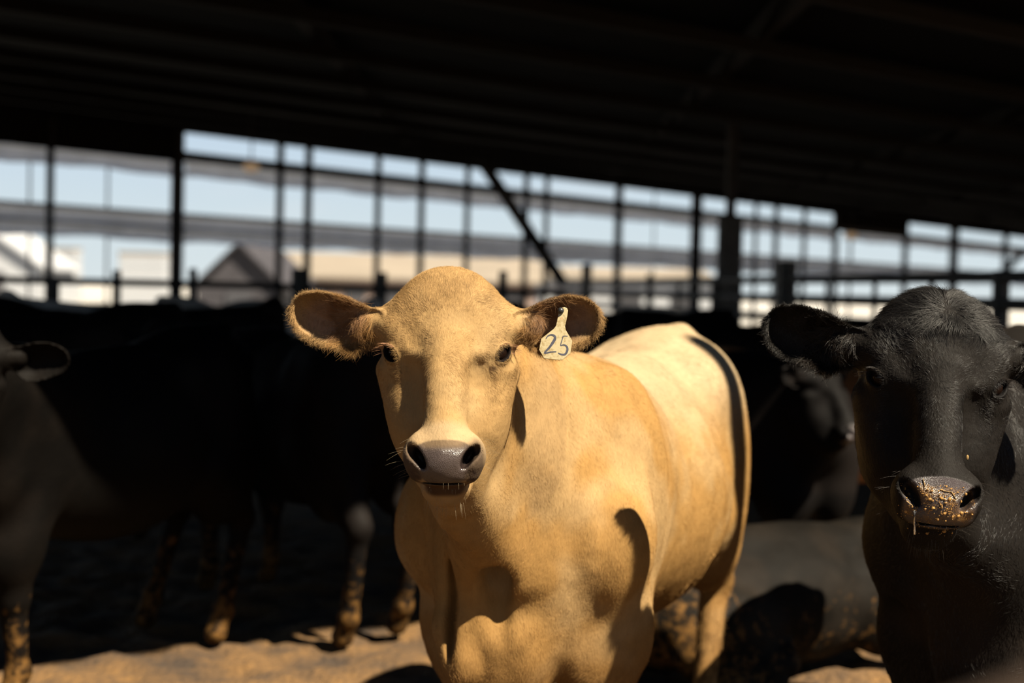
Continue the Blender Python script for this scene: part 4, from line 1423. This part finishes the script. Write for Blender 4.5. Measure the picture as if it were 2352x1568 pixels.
# ------------------------------------------------------------------ ear tag
def build_tag():
    Z = lambda x, y: hu(1180 + x / 8.709, 660 + y / 8.709)
    outline = [(868, 560), (885, 470), (925, 425), (985, 415), (1035, 430), (1060, 480), (1045, 600), (1003, 790), (1015, 865), (1150, 1085), (1112, 1335), (950, 1472), (592, 1432), (488, 1262), (528, 1040), (770, 850), (820, 790), (845, 680)]
    P = [Z(*q) for q in outline]
    vt = Z(0, 470)[1]
    wz = lambda v: -.058 + (vt - v) * .16
    F = lambda q: tuple(C[0] for C in [tanc.fromhead(q)])
    v = []
    n = len(P); cx = sum(p[0] for p in P) / n; cy = sum(p[1] for p in P) / n
    for off, sh in ((.0026, 0.0006), (.002, 0), (-.0006, 0), (-.0012, .0006)):
        for (a, b) in P:
            dx, dy = cx - a, cy - b; L = math.hypot(dx, dy)
            v.append(tanc.fromhead((a + dx / L * sh, b + dy / L * sh, wz(b) + off))[0])
    f = [list(range(n))[::-1], [3 * n + i for i in range(n)]]
    for k in range(3):
        f += [[k * n + i, k * n + (i + 1) % n, (k + 1) * n + (i + 1) % n, (k + 1) * n + i] for i in range(n)]
    m, nn, l, b = new_mat('dirty_cream_plastic')
    t = nn.new('ShaderNodeTexCoord')
    no = nn.new('ShaderNodeTexNoise'); no.inputs['Scale'].default_value = 160; no.inputs['Detail'].default_value = 8; no.inputs['Roughness'].default_value = .7
    n0 = nn.new('ShaderNodeTexNoise'); n0.inputs['Scale'].default_value = 30
    l.new(t.outputs['Object'], no.inputs['Vector']); l.new(t.outputs['Object'], n0.inputs['Vector'])
    sp = nn.new('ShaderNodeMath'); sp.operation = 'MULTIPLY_ADD'; sp.inputs[1].default_value = .5
    l.new(n0.outputs[0], sp.inputs[0]); l.new(no.outputs[0], sp.inputs[2])
    r = nn.new('ShaderNodeValToRGB')
    r.color_ramp.elements[0].position = .76; r.color_ramp.elements[0].color = (.26, .215, .12, 1)
    r.color_ramp.elements[1].position = .9; r.color_ramp.elements[1].color = (.17, .12, .045, 1)
    l.new(sp.outputs[0], r.inputs[0]); l.new(r.outputs[0], b.inputs['Base Color'])
    b.inputs['Roughness'].default_value = .45
    tg = mesh_obj('ear_tag', v, f, m, tanc.root)
    tg['label'] = 'octagonal cream plastic ear tag marked 25'
    # button
    mb = mat('black_rubber', (.012, .012, .012), .35)
    c = Z(915, 482)
    c3_ = tanc.fromhead((c[0], c[1], wz(c[1]) + .004))[0]
    vb, fb = sphere(c3_, .0068, 16, 10)
    bt = mesh_obj('tag_button', vb, fb, mb, tg, True)
    vb, fb = tube([tanc.fromhead((c[0], c[1], wz(c[1]) - .05))[0], tanc.fromhead((c[0], c[1], wz(c[1]) + .004))[0]], .003)
    mesh_obj('tag_pin', vb, fb, mb, tg, True)
    # faint moulded dot
    c = Z(938, 640); mo = mat('brown_mark', (.33, .22, .11), .6)
    ring = [tanc.fromhead((c[0] + .0026 * math.cos(a * math.pi / 8), c[1] + .0034 * math.sin(a * math.pi / 8), wz(c[1]) + .0029))[0] for a in range(16)]
    mesh_obj('moulded_mark', ring, [list(range(16))], mo, tg)
    mk_ = mat('dark_blue_marker', (.03, .03, .042), .5, var=.3, scale=200)
    def stroke(pts, ws, name):
        P = catmull([Z(*q) for q in pts], 5, closed=False)
        n = len(P); v = []; f = []
        for i, (a, b_) in enumerate(P):
            a0 = P[max(i - 1, 0)]; a1 = P[min(i + 1, n - 1)]
            dx, dy = a1[0] - a0[0], a1[1] - a0[1]; L = math.hypot(dx, dy) + 1e-9
            s = i / (n - 1) * (len(ws) - 1); j = min(int(s), len(ws) - 2); w = (ws[j] * (1 - s + j) + ws[j + 1] * (s - j)) / 8.709 / HS / 2 * 1.25
            for sg in (-1, 1):
                x, y = a - dy / L * w * sg, b_ + dx / L * w * sg
                v.append(tanc.fromhead((x, y, wz(y) + .0030))[0])
        for i in range(n - 1): f.append([2 * i, 2 * i + 1, 2 * i + 3, 2 * i + 2])
        mesh_obj(name, v, f, mk_, tg)
    stroke([(625, 1040), (665, 985), (730, 962), (795, 985), (805, 1040), (760, 1120), (690, 1220), (600, 1325), (720, 1305), (835, 1298)], [14, 20, 26, 34, 44, 44, 34, 26, 22, 18], 'numeral_two')
    stroke([(1060, 990), (1010, 985), (968, 988)], [10, 12, 12], 'numeral_five')
    stroke([(968, 988), (940, 1090), (922, 1172), (985, 1160), (1045, 1200), (1055, 1270), (1015, 1345), (950, 1355), (872, 1325)], [14, 14, 14, 20, 30, 36, 34, 28, 16], 'numeral_five')


build_tag()

# feed crumbs on the black nose
def crumbs():
    rng = random.Random(4)
    m = mat('yellow_feed_crumbs', (.22, .11, .022), .7, var=.6, scale=120)
    v, f = [], []
    k = 0
    while k < 420:
        u = rng.gauss(0, .030); vv = rng.uniform(-.235, -.178)
        if rng.random() < .3: u = rng.uniform(-.085, .05); vv = rng.uniform(-.275, -.22)
        if abs(u) > .075: continue
        x = np.array((u, vv, .2))
        for _ in range(40):
            s = float(head_sdf(np.array([x], dtype=F32))[0])
            if s < .0006: break
            x[2] -= max(s, .001) * .8
        if x[2] < .05: k += 1; continue
        c = blk.fromhead(tuple(x))[0]
        r = rng.uniform(.0004, .0013) if rng.random() < .9 else rng.uniform(.0015, .003)
        a, b = sphere(c, r, 6, 4, (rng.uniform(.7, 1.6), rng.uniform(.7, 1.2), rng.uniform(.6, 1.4)))
        n0 = len(v); v += a; f += [[i + n0 for i in q] for q in b]; k += 1
    o = mesh_obj('feed_crumbs', v, f, m, blk.root); tag(o, 'yellow crumbs of feed stuck to the nose', kind='stuff')
    # one flake on the cheek
crumbs()


def on_nose(u, v):
    x = np.array((u, v, .2))
    for _ in range(40):
        s = float(head_sdf(np.array([x], dtype=F32))[0])
        if s < .0006: break
        x[2] -= max(s, .001) * .8
    return Vector(blk.fromhead((x[0], x[1], x[2] + .001))[0])


M_STRAW = mat('dry_straw', (.20, .12, .035), .7, var=.3, scale=80)
for (a_, b_, r_) in (((-.035, -.170), (-.031, -.187), .0009), ((.000, -.188), (.016, -.189), .0009), ((.016, -.189), (.026, -.202), .0009), ((-.050, -.222), (-.062, -.214), .0011)):
    v, f = tube([on_nose(*a_), on_nose((a_[0] + b_[0]) / 2, (a_[1] + b_[1]) / 2), on_nose(*b_)], [r_, r_, r_ * .5], 6)
    mesh_obj('straw_piece', v, f, M_STRAW, blk.root)
pf = on_nose(.061, -.128)
v, f = sphere(pf, .0052, 10, 6, (.55, .3, 1.0))
mesh_obj('feed_flake', v, f, M_STRAW, blk.root)
# a strand of saliva below the nostril
v, f = tube([on_nose(-.044, -.215), on_nose(-.044, -.232), on_nose(-.043, -.246) + Vector((0, -.004, 0)), on_nose(-.043, -.246) + Vector((0, -.006, -.030))], [.0022, .0032, .0014, .0018], 8)
sm, sn, sl_, sb = new_mat('clear_saliva')
sb.inputs['Base Color'].default_value = (.6, .6, .55, 1); sb.inputs['Roughness'].default_value = .1; sb.inputs['Transmission Weight'].default_value = .8
mesh_obj('saliva', v, f, sm, blk.root, True)

# foreground plank at the bottom right corner
a = at(2080, 1815, .60); b = at(2700, 1600, .58)
v, f = bar(a, b, .04, .05)
o = mesh_obj('wooden_rail', v, f, M_WOOD, loc=tuple(a)); tag(o, 'out-of-focus brown wooden rail in the bottom right corner', 'rail')
for s in (.55, .98):
    c = a.lerp(b, s)
    v, f = bar((c.x, c.y + .05, 0), (c.x, c.y + .05, c.z - .02), .03, .03)
    mesh_obj('rail_post', v, f, M_WOOD, o)
